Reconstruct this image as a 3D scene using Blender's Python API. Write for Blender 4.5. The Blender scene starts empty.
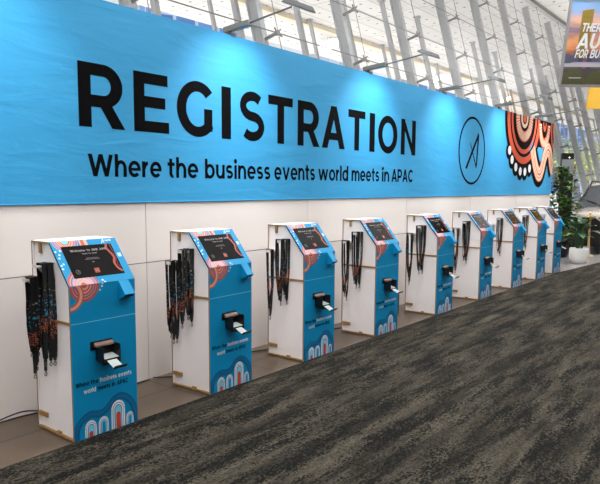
import bpy, math, random
from math import sin, cos, pi, radians, sqrt
from mathutils import Vector, Matrix
random.seed(7)
S = bpy.context.scene
COL = S.collection

# ------------------------------------------------------------------ helpers
def lin(c):
    def f(v):
        v /= 255.0
        return v / 12.92 if v <= 0.04045 else ((v + 0.055) / 1.055) ** 2.4
    return (f(c[0]), f(c[1]), f(c[2]), 1.0)

def mat(name, rgb, rough=0.5, metal=0.0, spec=0.5, var=0.0, vscale=6.0, bump=0.0, bscale=40.0, stretch=(1, 1, 1), emit=None, estr=0.0, coat=0.0):
    m = bpy.data.materials.new(name); m.use_nodes = True
    nt = m.node_tree; b = nt.nodes['Principled BSDF']
    b.inputs['Base Color'].default_value = lin(rgb)
    b.inputs['Roughness'].default_value = rough
    b.inputs['Metallic'].default_value = metal
    b.inputs['Specular IOR Level'].default_value = spec
    if coat: b.inputs['Coat Weight'].default_value = coat
    if emit:
        b.inputs['Emission Color'].default_value = lin(emit); b.inputs['Emission Strength'].default_value = estr
    if var or bump:
        tc = nt.nodes.new('ShaderNodeTexCoord'); mp = nt.nodes.new('ShaderNodeMapping')
        mp.inputs['Scale'].default_value = stretch
        nt.links.new(tc.outputs['Object'], mp.inputs['Vector'])
    if var:
        n = nt.nodes.new('ShaderNodeTexNoise'); n.inputs['Scale'].default_value = vscale; n.inputs['Detail'].default_value = 4
        nt.links.new(mp.outputs['Vector'], n.inputs['Vector'])
        mx = nt.nodes.new('ShaderNodeMix'); mx.data_type = 'RGBA'
        c = lin(rgb)
        mx.inputs['A'].default_value = tuple(max(0, v * (1 - var)) for v in c[:3]) + (1,)
        mx.inputs['B'].default_value = tuple(min(1, v * (1 + var)) for v in c[:3]) + (1,)
        nt.links.new(n.outputs['Fac'], mx.inputs['Factor']); nt.links.new(mx.outputs['Result'], b.inputs['Base Color'])
    if bump:
        n2 = nt.nodes.new('ShaderNodeTexNoise'); n2.inputs['Scale'].default_value = bscale; n2.inputs['Detail'].default_value = 5
        nt.links.new(mp.outputs['Vector'], n2.inputs['Vector'])
        bp = nt.nodes.new('ShaderNodeBump'); bp.inputs['Strength'].default_value = bump; bp.inputs['Distance'].default_value = 0.02
        nt.links.new(n2.outputs['Fac'], bp.inputs['Height']); nt.links.new(bp.outputs['Normal'], b.inputs['Normal'])
    return m

class MB:
    def __init__(s): s.v = []; s.f = []; s.m = []
    def poly(s, pts, mi=0):
        i = len(s.v); s.v += [tuple(p) for p in pts]; s.f.append(tuple(range(i, i + len(pts)))); s.m.append(mi)
    def box(s, x0, x1, y0, y1, z0, z1, mi=0, M=None):
        c = [(x0, y0, z0), (x1, y0, z0), (x1, y1, z0), (x0, y1, z0), (x0, y0, z1), (x1, y0, z1), (x1, y1, z1), (x0, y1, z1)]
        if M: c = [tuple(M @ Vector(p)) for p in c]
        i = len(s.v); s.v += c
        for q in ((0, 3, 2, 1), (4, 5, 6, 7), (0, 1, 5, 4), (1, 2, 6, 5), (2, 3, 7, 6), (3, 0, 4, 7)):
            s.f.append(tuple(i + k for k in q)); s.m.append(mi)
    def prism_x(s, yz, x0, x1, mi=0, caps=None, M=None):      # polygon in (y,z) swept along x
        n = len(yz); i = len(s.v)
        c = [(x0, y, z) for y, z in yz] + [(x1, y, z) for y, z in yz]
        if M: c = [tuple(M @ Vector(p)) for p in c]
        s.v += c
        for k in range(n):
            s.f.append((i + k, i + (k + 1) % n, i + n + (k + 1) % n, i + n + k)); s.m.append(mi)
        ca = mi if caps is None else caps
        s.f.append(tuple(i + k for k in reversed(range(n)))); s.m.append(ca)
        s.f.append(tuple(i + n + k for k in range(n))); s.m.append(ca)
    def tube(s, pts, r, n=8, mi=0, close=True):
        pts = [Vector(p) for p in pts]; rs = r if isinstance(r, (list, tuple)) else [r] * len(pts)
        i0 = len(s.v); up = None
        for k, p in enumerate(pts):
            d = (pts[min(k + 1, len(pts) - 1)] - pts[max(k - 1, 0)]).normalized()
            if up is None:
                up = Vector((0, 0, 1)) if abs(d.z) < .9 else Vector((1, 0, 0))
            a = d.cross(up).normalized(); b = a.cross(d).normalized(); up = b
            for j in range(n):
                t = 2 * pi * j / n
                s.v.append(tuple(p + (a * cos(t) + b * sin(t)) * rs[k]))
        for k in range(len(pts) - 1):
            for j in range(n):
                s.f.append((i0 + k * n + j, i0 + k * n + (j + 1) % n, i0 + (k + 1) * n + (j + 1) % n, i0 + (k + 1) * n + j)); s.m.append(mi)
        if close:
            s.f.append(tuple(i0 + j for j in reversed(range(n)))); s.m.append(mi)
            e = i0 + (len(pts) - 1) * n
            s.f.append(tuple(e + j for j in range(n))); s.m.append(mi)
    def lathe(s, prof, c=(0, 0, 0), n=24, mi=0):
        i0 = len(s.v)
        for r, z in prof:
            for j in range(n):
                t = 2 * pi * j / n; s.v.append((c[0] + r * cos(t), c[1] + r * sin(t), c[2] + z))
        for k in range(len(prof) - 1):
            for j in range(n):
                s.f.append((i0 + k * n + j, i0 + k * n + (j + 1) % n, i0 + (k + 1) * n + (j + 1) % n, i0 + (k + 1) * n + j)); s.m.append(mi)
        s.f.append(tuple(i0 + j for j in reversed(range(n)))); s.m.append(mi)
        e = i0 + (len(prof) - 1) * n
        s.f.append(tuple(e + j for j in range(n))); s.m.append(mi)
    def build(s, name, mats, parent=None, smooth=False, bevel=0.0, loc=None):
        me = bpy.data.meshes.new(name); me.from_pydata(s.v, [], s.f)
        if not isinstance(mats, (list, tuple)): mats = [mats]
        for m in mats: me.materials.append(m)
        for p, mi in zip(me.polygons, s.m): p.material_index = mi; p.use_smooth = smooth
        me.update()
        o = bpy.data.objects.new(name, me); COL.objects.link(o)
        if parent: o.parent = parent
        if loc: o.location = loc
        if bevel:
            b = o.modifiers.new('bevel', 'BEVEL'); b.width = bevel; b.segments = 2; b.limit_method = 'ANGLE'
        return o

def tag(o, label=None, cat=None, group=None, kind=None):
    if label: o['label'] = label
    if cat: o['category'] = cat
    if group: o['group'] = group
    if kind: o['kind'] = kind
    return o
def thing(name, label, cat, loc=(0, 0, 0), rz=0, group=None):
    o = bpy.data.objects.new(name, None); COL.objects.link(o); o.empty_display_size = .1
    o.location = loc; o.rotation_euler = (0, 0, rz)
    return tag(o, label, cat, group)
def dup(root, loc, rz, label, group=None):
    r = root.copy(); COL.objects.link(r); r.location = loc; r.rotation_euler = (0, 0, rz); r['label'] = label
    if group: r['group'] = group
    for ch in list(root.children):
        c = ch.copy(); COL.objects.link(c); c.parent = r
        for g in list(ch.children):
            d = g.copy(); COL.objects.link(d); d.parent = c
    return r
ORD = ['first', 'second', 'third', 'fourth', 'fifth', 'sixth', 'seventh', 'eighth', 'ninth', 'tenth', 'eleventh', 'twelfth', 'thirteenth', 'fourteenth', 'fifteenth', 'sixteenth', 'seventeenth', 'eighteenth', 'nineteenth', 'twentieth', 'twenty-first', 'twenty-second', 'twenty-third', 'twenty-fourth']

# ------------------------------------------------------------------ flat shapes (lists of convex 2D polygons)
def ring2(cx, cy, rx0, ry0, rx1, ry1, a0=0, a1=360, n=40):
    out = []
    for k in range(n):
        t0 = radians(a0 + (a1 - a0) * k / n); t1 = radians(a0 + (a1 - a0) * (k + 1) / n)
        if rx0 <= 0:
            out.append([(cx, cy), (cx + rx1 * cos(t0), cy + ry1 * sin(t0)), (cx + rx1 * cos(t1), cy + ry1 * sin(t1))])
        else:
            out.append([(cx + rx0 * cos(t0), cy + ry0 * sin(t0)), (cx + rx1 * cos(t0), cy + ry1 * sin(t0)), (cx + rx1 * cos(t1), cy + ry1 * sin(t1)), (cx + rx0 * cos(t1), cy + ry0 * sin(t1))])
    return out
def disc2(cx, cy, r, ry=None, n=20): return ring2(cx, cy, 0, 0, r, ry or r, n=n)
def stroke2(path, w, wv=None):
    out = []; L = []; n = len(path)
    for k, (x, y) in enumerate(path):
        a = path[max(k - 1, 0)]; b = path[min(k + 1, n - 1)]
        dx, dy = b[0] - a[0], b[1] - a[1]; l = sqrt(dx * dx + dy * dy) or 1
        ww = w / 2
        L.append(((x - dy / l * ww, y + dx / l * ww), (x + dy / l * ww, y - dx / l * ww)))
    for k in range(n - 1): out.append([L[k][0], L[k][1], L[k + 1][1], L[k + 1][0]])
    return out
def smooth_path(pts, m=6):
    out = []; n = len(pts)
    for k in range(n - 1):
        p0 = pts[max(k - 1, 0)]; p1 = pts[k]; p2 = pts[k + 1]; p3 = pts[min(k + 2, n - 1)]
        for j in range(m):
            t = j / m
            out.append(tuple(.5 * (2 * p1[i] + (p2[i] - p0[i]) * t + (2 * p0[i] - 5 * p1[i] + 4 * p2[i] - p3[i]) * t * t + (3 * p1[i] - p0[i] - 3 * p2[i] + p3[i]) * t ** 3) for i in (0, 1)))
    out.append(pts[-1]); return out
def clip2(polys, x0, x1, y0, y1):
    res = []
    for P in polys:
        for ax, lim, sg in ((0, x0, 1), (0, x1, -1), (1, y0, 1), (1, y1, -1)):
            Q = []
            for k in range(len(P)):
                a, b = P[k], P[(k + 1) % len(P)]
                da, db = (a[ax] - lim) * sg, (b[ax] - lim) * sg
                if da >= 0: Q.append(a)
                if (da > 0 and db < 0) or (da < 0 and db > 0):
                    t = da / (da - db); Q.append((a[0] + (b[0] - a[0]) * t, a[1] + (b[1] - a[1]) * t))
            P = Q
            if len(P) < 3: break
        if len(P) >= 3: res.append(P)
    return res
def rect2(x0, x1, y0, y1): return [[(x0, y0), (x1, y0), (x1, y1), (x0, y1)]]

# bold geometric letters drawn stroke by stroke; capital height 1
T_ = .235; V_ = .19; X_ = .76
def rg(cx, cy, rx, ry, a0=0, a1=360, t=T_, v=V_, n=32): return ring2(cx, cy, rx - t, ry - v, rx, ry, a0, a1, n)
def path_arc(cx, cy, rx, ry, a0, a1, n=14): return [(cx + rx * cos(radians(a0 + (a1 - a0) * k / n)), cy + ry * sin(radians(a0 + (a1 - a0) * k / n))) for k in range(n + 1)]
def glyph(c):
    t, v, x = T_, V_, X_; R = rect2
    if c == 'I': return R(0, t, 0, 1), t
    if c == 'T': return R(0, .85, 1 - v, 1) + R(.425 - t / 2, .425 + t / 2, 0, 1), .85
    if c == 'E': return R(0, t, 0, 1) + R(0, .76, 1 - v, 1) + R(0, .70, .5 - v / 2 + .01, .5 + v / 2 + .01) + R(0, .78, 0, v), .78
    if c == 'F': return R(0, t, 0, 1) + R(0, .76, 1 - v, 1) + R(0, .68, .40, .40 + v), .76
    if c == 'K': return R(0, t, 0, 1) + [[(.15, .30), (.15, .55), (.55, 1), (.85, 1)], [(.36, .52), (.54, .66), (.9, 0), (.62, 0)]], .88
    if c == 'L': return R(0, t, 0, 1) + R(0, .72, 0, v), .72
    if c == 'H': return R(0, t, 0, 1) + R(.62, .62 + t, 0, 1) + R(0, .8, .5 - v / 2, .5 + v / 2), .62 + t
    if c in 'PR':
        b = .30 if c == 'P' else .32
        g = R(0, t, 0, 1) + R(t, .47, 1 - v, 1) + R(t, .47, b, b + v) + rg(.47, (1 + b) / 2, .38, (1 - b) / 2, -90, 90, t)
        if c == 'R': g += [[(.38, b + .05), (.63, 0), (.89, 0), (.62, b + .06)]]
        return g, (.87 if c == 'R' else .85)
    if c == 'B': return R(0, t, 0, 1) + R(t, .46, 1 - v, 1) + R(t, .5, .42, .42 + v) + R(t, .5, 0, v) + rg(.46, .72, .36, .28, -90, 90) + rg(.5, .3, .37, .30, -90, 90), .87
    if c == 'S':
        pa = path_arc(.40, .7025, .285, .2025, 38, 270) + path_arc(.40, .2975, .285, .2025, 90, -142)[1:]
        return stroke2(pa, v), .8
    if c == 'G': return rg(.53, .5, .53, .51, 42, 322) + R(.70, .70 + t * .95, .11, .52), .93
    if c == 'C': return rg(.53, .5, .53, .51, 42, 318), .95
    if c == 'O': return rg(.54, .5, .54, .51, n=44), 1.08
    if c == '0': return rg(.40, .5, .40, .51, n=36), .80
    if c == 'U': return R(0, t, .40, 1) + R(.6, .6 + t, .40, 1) + rg(.4175, .41, .4175, .42, 180, 360), .6 + t
    if c == 'N': return R(0, t, 0, 1) + R(.66, .66 + t, 0, 1) + [[(0, 1), (.2, 1), (.895, 0), (.695, 0)]], .895
    if c == 'M': return R(0, t, 0, 1) + R(.85, .85 + t, 0, 1) + [[(0, 1), (.2, 1), (.6425, .38), (.5425, .22)], [(.885, 1), (1.085, 1), (.5425, .22), (.4425, .38)]], 1.085
    if c == 'A': return [[(0, 0), (.24, 0), (.62, 1), (.38, 1)], [(.76, 0), (1.0, 0), (.62, 1), (.38, 1)]] + R(.2, .8, .2, .2 + v * .9), 1.0
    if c == 'W': return [[(0, 1), (.25, 1), (.53, 0), (.30, 0)], [(.30, 0), (.53, 0), (.86, 1), (.63, 1)], [(.63, 1), (.86, 1), (1.19, 0), (.96, 0)], [(.96, 0), (1.19, 0), (1.48, 1), (1.24, 1)]], 1.48
    if c == '1': return R(.2, .2 + t, 0, 1) + R(0, .3, 1 - v, 1), .2 + t
    if c == '2': return stroke2(path_arc(.38, .69, .27, .215, 150, -20) + [(.12, .12)], v) + R(0, .76, 0, v), .76
    if c == '9': return rg(.38, .66, .38, .35) + stroke2(path_arc(.33, .5, .31, .405, 10, -100), v), .78
    if c == "'": return [[(0, 1), (.2, 1), (.16, .64), (.04, .64)]], .2
    r = .40
    if c in 'bdpqao':
        g = rg(r, x / 2, r, x / 2 + .01, t=.21, v=.17)
        w = .8
        if c in 'da': g += R(.8 - .21, .8, 0, 1.04 if c == 'd' else x)
        if c == 'b': g += R(0, .21, 0, 1.04)
        if c == 'p': g += R(0, .21, -.26, x)
        return g, w
    if c == 'c': return rg(r, x / 2, r, x / 2 + .01, 45, 315, .21, .17), .72
    if c == 'e': return rg(r, x / 2, r, x / 2 + .01, 0, 318, .21, .17) + R(.1, .8, x / 2 - .075, x / 2 + .055), .8
    if c in 'hn':
        return R(0, .21, 0, 1.04 if c == 'h' else x) + rg(.38, .40, .36, .37, 0, 180, .21, .17) + R(.53, .74, 0, .41), .74
    if c == 'm':
        return R(0, .21, 0, x) + rg(.36, .42, .33, .35, 0, 180, .21, .17) + R(.48, .69, 0, .43) + rg(.84, .42, .33, .35, 0, 180, .21, .17) + R(.96, 1.17, 0, .43), 1.17
    if c == 'u': return R(0, .21, .34, x) + rg(.36, .36, .36, .37, 180, 360, .21, .17) + R(.53, .74, 0, x), .74
    if c == 'r': return R(0, .21, 0, x) + rg(.42, .40, .38, .37, 95, 180, .21, .18), .43
    if c == 'i': return R(0.02, .23, 0, x) + disc2(.125, .98, .135, n=16), .25
    if c == 'l': return R(0, .21, 0, 1.04), .21
    if c == 't': return R(.12, .33, .2, .95) + R(0, .5, x - .17, x) + rg(.37, .25, .25, .26, 180, 285, .21, .17), .5
    if c == 'k': return R(0, .21, 0, 1.04) + [[(.15, .2), (.15, .42), (.5, x), (.76, x)], [(.3, .42), (.46, .54), (.8, 0), (.55, 0)]], .8
    if c == 's':
        ry = (x / 2 - .085) / 2
        pa = path_arc(.31, x / 2 + ry, .215, ry, 35, 270) + path_arc(.31, x / 2 - ry, .225, ry, 90, -145)[1:]
        return stroke2(pa, .17), .62
    if c == 'v': return [[(0, x), (.22, x), (.52, 0), (.31, 0)], [(.31, 0), (.52, 0), (.83, x), (.62, x)]], .83
    if c == 'w': return [[(0, x), (.21, x), (.45, 0), (.25, 0)], [(.25, 0), (.45, 0), (.72, x), (.52, x)], [(.52, x), (.72, x), (.98, 0), (.78, 0)], [(.78, 0), (.98, 0), (1.23, x), (1.02, x)]], 1.23
    return [], .35
def word2(txt, x0, x1, base, cap, gap=.11, shear=0):
    out = []; pos = 0
    for c in txt:
        g, w = glyph(c)
        out += [[(p[0] + pos, p[1]) for p in P] for P in g]; pos += w + gap
    pos -= gap; k = (x1 - x0) / pos
    return [[(x0 + px * k + shear * py * cap, base + py * cap) for px, py in P] for P in out]

def flat(mb, polys, fn, mi=0):
    for q, P in enumerate(polys):
        a = sum(P[k][0] * P[(k + 1) % len(P)][1] - P[(k + 1) % len(P)][0] * P[k][1] for k in range(len(P)))
        if a < 0: P = P[::-1]
        V = [Vector(fn(x, y)) for x, y in P]; nn = Vector((0, 0, 0))
        for k in range(len(V)): nn += V[k].cross(V[(k + 1) % len(V)])
        nn = nn.normalized() * (8e-6 * (q % 60))
        mb.poly([tuple(v + nn) for v in V], mi)

# ------------------------------------------------------------------ materials
M = {}
M['osb'] = mat('raw_board_edge', (146, 112, 66), .75, var=.45, vscale=60)
M['white_board'] = mat('white_board', (238, 233, 233), .45, var=.03, vscale=3)
M['white_peg'] = mat('white_peg', (205, 198, 192), .5)
M['teal'] = mat('teal_print', (0, 130, 180), .5, spec=.22, var=.05, vscale=9)
M['deepteal'] = mat('deep_teal_print', (0, 86, 132), .42, var=.1, vscale=50)
M['rust'] = mat('rust_print', (168, 74, 50), .45, var=.12, vscale=70)
M['salmon'] = mat('salmon_print', (208, 150, 132), .45, var=.2, vscale=120)
M['mauve'] = mat('mauve_print', (140, 140, 176), .45, var=.2, vscale=90)
M['paper'] = mat('white_print', (214, 216, 218), .45)
M['paleblue'] = mat('pale_blue_print', (110, 190, 226), .45)
M['blackprint'] = mat('black_print', (5, 5, 7), .8, spec=.05)
M['redprint'] = mat('red_print', (184, 62, 42), .45)
M['screen'] = mat('screen_glass', (8, 6, 6), .08, spec=.11)
M['screen_text'] = mat('screen_text', (120, 112, 112), .3, emit=(150, 140, 140), estr=.1)
M['screen_dim'] = mat('screen_dim_text', (92, 86, 86), .3)
M['screen_red'] = mat('screen_red', (136, 48, 30), .25, emit=(180, 60, 36), estr=.08)
M['black'] = mat('black_plastic', (16, 16, 18), .35)
M['brown_flap'] = mat('printer_cover', (112, 88, 78), .35)
M['label_paper'] = mat('label_paper', (158, 168, 166), .5, var=.3, vscale=30)
M['steel'] = mat('painted_steel', (168, 170, 174), .45, metal=.0, var=.05, vscale=2)
M['dark_steel'] = mat('dark_fitting', (112, 112, 112), .45, metal=.3)
M['cable'] = mat('steel_cable', (120, 120, 122), .4, metal=.6)
M['lamp_grey'] = mat('lamp_housing', (116, 120, 120), .4, metal=.5)
M['lamp_dark'] = mat('lamp_head_shell', (74, 78, 80), .4, metal=.4)
M['lens'] = mat('lamp_lens', (120, 124, 124), .2, emit=(255, 250, 240), estr=.12)
M['rubber'] = mat('black_rubber', (14, 14, 15), .5)
M['gold'] = mat('brass', (216, 184, 120), .3, metal=.6)
M['pot'] = mat('glazed_pot', (226, 226, 224), .25, coat=.3)
M['soil'] = mat('soil', (80, 56, 40), .9, var=.4, vscale=40)
M['leaf'] = mat('leaf_dark', (36, 74, 40), .35, var=.35, vscale=5)
M['leaf2'] = mat('leaf_bright', (92, 128, 44), .4, var=.4, vscale=4)
M['leaf3'] = mat('leaf_yellow', (206, 206, 96), .5, var=.35, vscale=.5)
M['bark'] = mat('bark', (92, 74, 58), .9, var=.3, vscale=14, bump=.4)
M['grass'] = mat('lawn', (120, 150, 70), .9, var=.25, vscale=1.5)
M['carpaint'] = mat('silver_paint', (196, 190, 182), .22, metal=.35, coat=.6)
M['cardark'] = mat('car_black_trim', (14, 14, 16), .4)
M['carglass'] = mat('car_glass', (52, 58, 64), .06, spec=.8)
M['chrome'] = mat('chrome', (210, 210, 212), .12, metal=1)
M['tyre'] = mat('tyre', (24, 26, 30), .7)
M['amber'] = mat('amber_strip', (196, 110, 50), .4)
M['headlamp'] = mat('headlamp', (226, 232, 230), .1, coat=.6)

# print on the banner: one blue with faint cloth creases
def banner_mat():
    m = mat('blue_banner_cloth', (50, 142, 190), .62, spec=.25)
    nt = m.node_tree; b = nt.nodes['Principled BSDF']
    tc = nt.nodes.new('ShaderNodeTexCoord'); mp = nt.nodes.new('ShaderNodeMapping'); mp.inputs['Scale'].default_value = (.5, 1, 2.2)
    n = nt.nodes.new('ShaderNodeTexNoise'); n.inputs['Scale'].default_value = 3.2; n.inputs['Detail'].default_value = 6; n.inputs['Distortion'].default_value = .6
    bp = nt.nodes.new('ShaderNodeBump'); bp.inputs['Strength'].default_value = .25; bp.inputs['Distance'].default_value = .03
    nt.links.new(tc.outputs['Object'], mp.inputs['Vector']); nt.links.new(mp.outputs['Vector'], n.inputs['Vector'])
    nt.links.new(n.outputs['Fac'], bp.inputs['Height']); nt.links.new(bp.outputs['Normal'], b.inputs['Normal'])
    return m
M['banner'] = banner_mat()

def carpet_mat():
    m = bpy.data.materials.new('carpet'); m.use_nodes = True
    nt = m.node_tree; b = nt.nodes['Principled BSDF']; b.inputs['Roughness'].default_value = .95; b.inputs['Specular IOR Level'].default_value = .1
    N = nt.nodes.new; L = nt.links.new
    tc = N('ShaderNodeTexCoord')
    def noise(scale, st, det=3, rough=.6, dist=0):
        mp = N('ShaderNodeMapping'); mp.inputs['Scale'].default_value = st
        n = N('ShaderNodeTexNoise'); n.inputs['Scale'].default_value = scale; n.inputs['Detail'].default_value = det; n.inputs['Roughness'].default_value = rough; n.inputs['Distortion'].default_value = dist
        L(tc.outputs['Object'], mp.inputs['Vector']); L(mp.outputs['Vector'], n.inputs['Vector']); return n
    def ramp(src, p0, p1, c0, c1):
        r = N('ShaderNodeValToRGB'); r.color_ramp.elements[0].position = p0; r.color_ramp.elements[1].position = p1
        r.color_ramp.elements[0].color = c0; r.color_ramp.elements[1].color = c1; L(src, r.inputs['Fac']); return r
    def mix(a, bb, fac, mode='MIX'):
        x = N('ShaderNodeMix'); x.data_type = 'RGBA'; x.blend_type = mode
        if isinstance(fac, float): x.inputs['Factor'].default_value = fac
        else: L(fac, x.inputs['Factor'])
        L(a, x.inputs['A']); L(bb, x.inputs['B']); return x.outputs['Result']
    streak = noise(1.6, (.7, 4.0, 1), 6, .72)              # long streaks along the planks
    blot = noise(1.7, (.7, 4.2, 1), 5, .72, .2)
    fine = noise(62, (.75, 1.25, 1), 2, .8)
    base = ramp(streak.outputs['Fac'], .36, .66, lin((40, 37, 32)), lin((86, 80, 69)))
    # dark flecks gather where both blotch and fine noise agree
    ad = N('ShaderNodeMath'); ad.operation = 'ADD'; ml = N('ShaderNodeMath'); ml.operation = 'MULTIPLY'; ml.inputs[1].default_value = .9
    L(fine.outputs['Fac'], ml.inputs[0]); L(blot.outputs['Fac'], ad.inputs[0]); L(ml.outputs[0], ad.inputs[1])
    fl = ramp(ad.outputs[0], .95, 1.01, (0, 0, 0, 1), (1, 1, 1, 1))
    dark = N('ShaderNodeRGB'); dark.outputs[0].default_value = lin((20, 20, 18))
    c = mix(base.outputs['Color'], dark.outputs[0], fl.outputs['Color'])
    st2 = ramp(noise(1.3, (.35, 5.5, 1), 2, .5).outputs['Fac'], .56, .66, (0, 0, 0, 1), (.55, .55, .55, 1))
    c = mix(c, dark.outputs[0], st2.outputs['Color'])
    pile = ramp(noise(75, (.8, 1.2, 1), 2, .8).outputs['Fac'], .30, .70, (.30, .30, .30, 1), (1.55, 1.55, 1.55, 1))
    c = mix(c, pile.outputs['Color'], 1.0, 'MULTIPLY')
    # faint plank seams
    br = N('ShaderNodeTexBrick'); br.inputs['Scale'].default_value = 1; br.inputs['Brick Width'].default_value = 1.0; br.inputs['Row Height'].default_value = .25
    br.inputs['Mortar Size'].default_value = .002; br.inputs['Color1'].default_value = (1, 1, 1, 1); br.inputs['Color2'].default_value = (.72, .72, .72, 1); br.inputs['Mortar'].default_value = (.5, .5, .5, 1)
    br.inputs['Bias'].default_value = .1
    L(tc.outputs['Object'], br.inputs['Vector'])
    c = mix(c, br.outputs['Color'], .55, 'MULTIPLY')
    L(c, b.inputs['Base Color'])
    bp = N('ShaderNodeBump'); bp.inputs['Strength'].default_value = .5; bp.inputs['Distance'].default_value = .006
    L(fine.outputs['Fac'], bp.inputs['Height']); L(bp.outputs['Normal'], b.inputs['Normal'])
    return m
M['carpet'] = carpet_mat()

def tile_mat():
    m = bpy.data.materials.new('stone_tile'); m.use_nodes = True
    nt = m.node_tree; b = nt.nodes['Principled BSDF']; b.inputs['Roughness'].default_value = .34
    N = nt.nodes.new; L = nt.links.new
    tc = N('ShaderNodeTexCoord'); mp = N('ShaderNodeMapping'); mp.inputs['Location'].default_value = (.32, .08, 0); mp.inputs['Rotation'].default_value = (0, 0, 0)
    br = N('ShaderNodeTexBrick'); br.inputs['Scale'].default_value = 1; br.inputs['Brick Width'].default_value = .9; br.inputs['Row Height'].default_value = .45; br.offset = 0
    br.inputs['Mortar Size'].default_value = .008; br.inputs['Color1'].default_value = lin((88, 74, 60)); br.inputs['Color2'].default_value = lin((76, 64, 52)); br.inputs['Mortar'].default_value = lin((34, 31, 28))
    n = N('ShaderNodeTexNoise'); n.inputs['Scale'].default_value = 3; n.inputs['Detail'].default_value = 6
    r = N('ShaderNodeValToRGB'); r.color_ramp.elements[0].position = .3; r.color_ramp.elements[0].color = (.72, .72, .72, 1); r.color_ramp.elements[1].position = .7; r.color_ramp.elements[1].color = (1.1, 1.1, 1.1, 1)
    x = N('ShaderNodeMix'); x.data_type = 'RGBA'; x.blend_type = 'MULTIPLY'; x.inputs['Factor'].default_value = 1
    L(tc.outputs['Object'], mp.inputs['Vector']); L(mp.outputs['Vector'], br.inputs['Vector']); L(tc.outputs['Object'], n.inputs['Vector'])
    L(n.outputs['Fac'], r.inputs['Fac']); L(br.outputs['Color'], x.inputs['A']); L(r.outputs['Color'], x.inputs['B']); L(x.outputs['Result'], b.inputs['Base Color'])
    return m
M['tile'] = tile_mat()

def ceiling_mat():
    m = bpy.data.materials.new('perforated_panel'); m.use_nodes = True
    nt = m.node_tree; b = nt.nodes['Principled BSDF']; b.inputs['Roughness'].default_value = .6
    N = nt.nodes.new; L = nt.links.new
    tc = N('ShaderNodeTexCoord')
    br = N('ShaderNodeTexBrick'); br.inputs['Scale'].default_value = 1; br.inputs['Brick Width'].default_value = 2.4; br.inputs['Row Height'].default_value = .8; br.offset = 0
    br.inputs['Mortar Size'].default_value = .012; br.inputs['Color1'].default_value = lin((236, 235, 234)); br.inputs['Color2'].default_value = lin((224, 223, 222)); br.inputs['Mortar'].default_value = lin((140, 138, 136))
    L(tc.outputs['Object'], br.inputs['Vector'])
    sx = N('ShaderNodeSeparateXYZ'); L(tc.outputs['Object'], sx.inputs[0])
    def cell(o, size):
        d = N('ShaderNodeMath'); d.operation = 'DIVIDE'; d.inputs[1].default_value = size; L(o, d.inputs[0])
        f = N('ShaderNodeMath'); f.operation = 'FRACT'; L(d.outputs[0], f.inputs[0])
        s = N('ShaderNodeMath'); s.operation = 'SUBTRACT'; s.inputs[1].default_value = .5; L(f.outputs[0], s.inputs[0])
        k = N('ShaderNodeMath'); k.operation = 'MULTIPLY'; k.inputs[1].default_value = size; L(s.outputs[0], k.inputs[0])
        q = N('ShaderNodeMath'); q.operation = 'POWER'; q.inputs[1].default_value = 2; L(k.outputs[0], q.inputs[0])
        return q.outputs[0]
    a = N('ShaderNodeMath'); a.operation = 'ADD'; L(cell(sx.outputs['X'], .6), a.inputs[0]); L(cell(sx.outputs['Y'], .8), a.inputs[1])
    lt = N('ShaderNodeMath'); lt.operation = 'LESS_THAN'; lt.inputs[1].default_value = .0022; L(a.outputs[0], lt.inputs[0])
    x = N('ShaderNodeMix'); x.data_type = 'RGBA'; L(lt.outputs[0], x.inputs['Factor']); L(br.outputs['Color'], x.inputs['A']); x.inputs['B'].default_value = lin((104, 98, 94))
    L(x.outputs['Result'], b.inputs['Base Color'])
    return m
M['ceiling'] = ceiling_mat()
M['wall'] = mat('white_partition', (216, 209, 205), .5, var=.03, vscale=.8)
M['wallgap'] = mat('wall_gap', (84, 80, 76), .8)
M['hall'] = mat('hall_plaster', (206, 204, 200), .8)
M['paving'] = mat('sunlit_paving', (220, 217, 214), .9, var=.06, vscale=.4)
M['fascia'] = mat('cream_fascia', (236, 222, 196), .6)

def glass_mat():
    m = bpy.data.materials.new('facade_glass'); m.use_nodes = True
    nt = m.node_tree
    for n in list(nt.nodes): nt.nodes.remove(n)
    o = nt.nodes.new('ShaderNodeOutputMaterial'); t = nt.nodes.new('ShaderNodeBsdfTransparent'); g = nt.nodes.new('ShaderNodeBsdfGlossy')
    t.inputs['Color'].default_value = (.95, .97, .97, 1); g.inputs['Roughness'].default_value = .02
    f = nt.nodes.new('ShaderNodeFresnel'); f.inputs['IOR'].default_value = 1.35
    x = nt.nodes.new('ShaderNodeMixShader')
    nt.links.new(f.outputs[0], x.inputs[0]); nt.links.new(t.outputs[0], x.inputs[1]); nt.links.new(g.outputs[0], x.inputs[2]); nt.links.new(x.outputs[0], o.inputs['Surface'])
    return m
M['glass'] = glass_mat()

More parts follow.
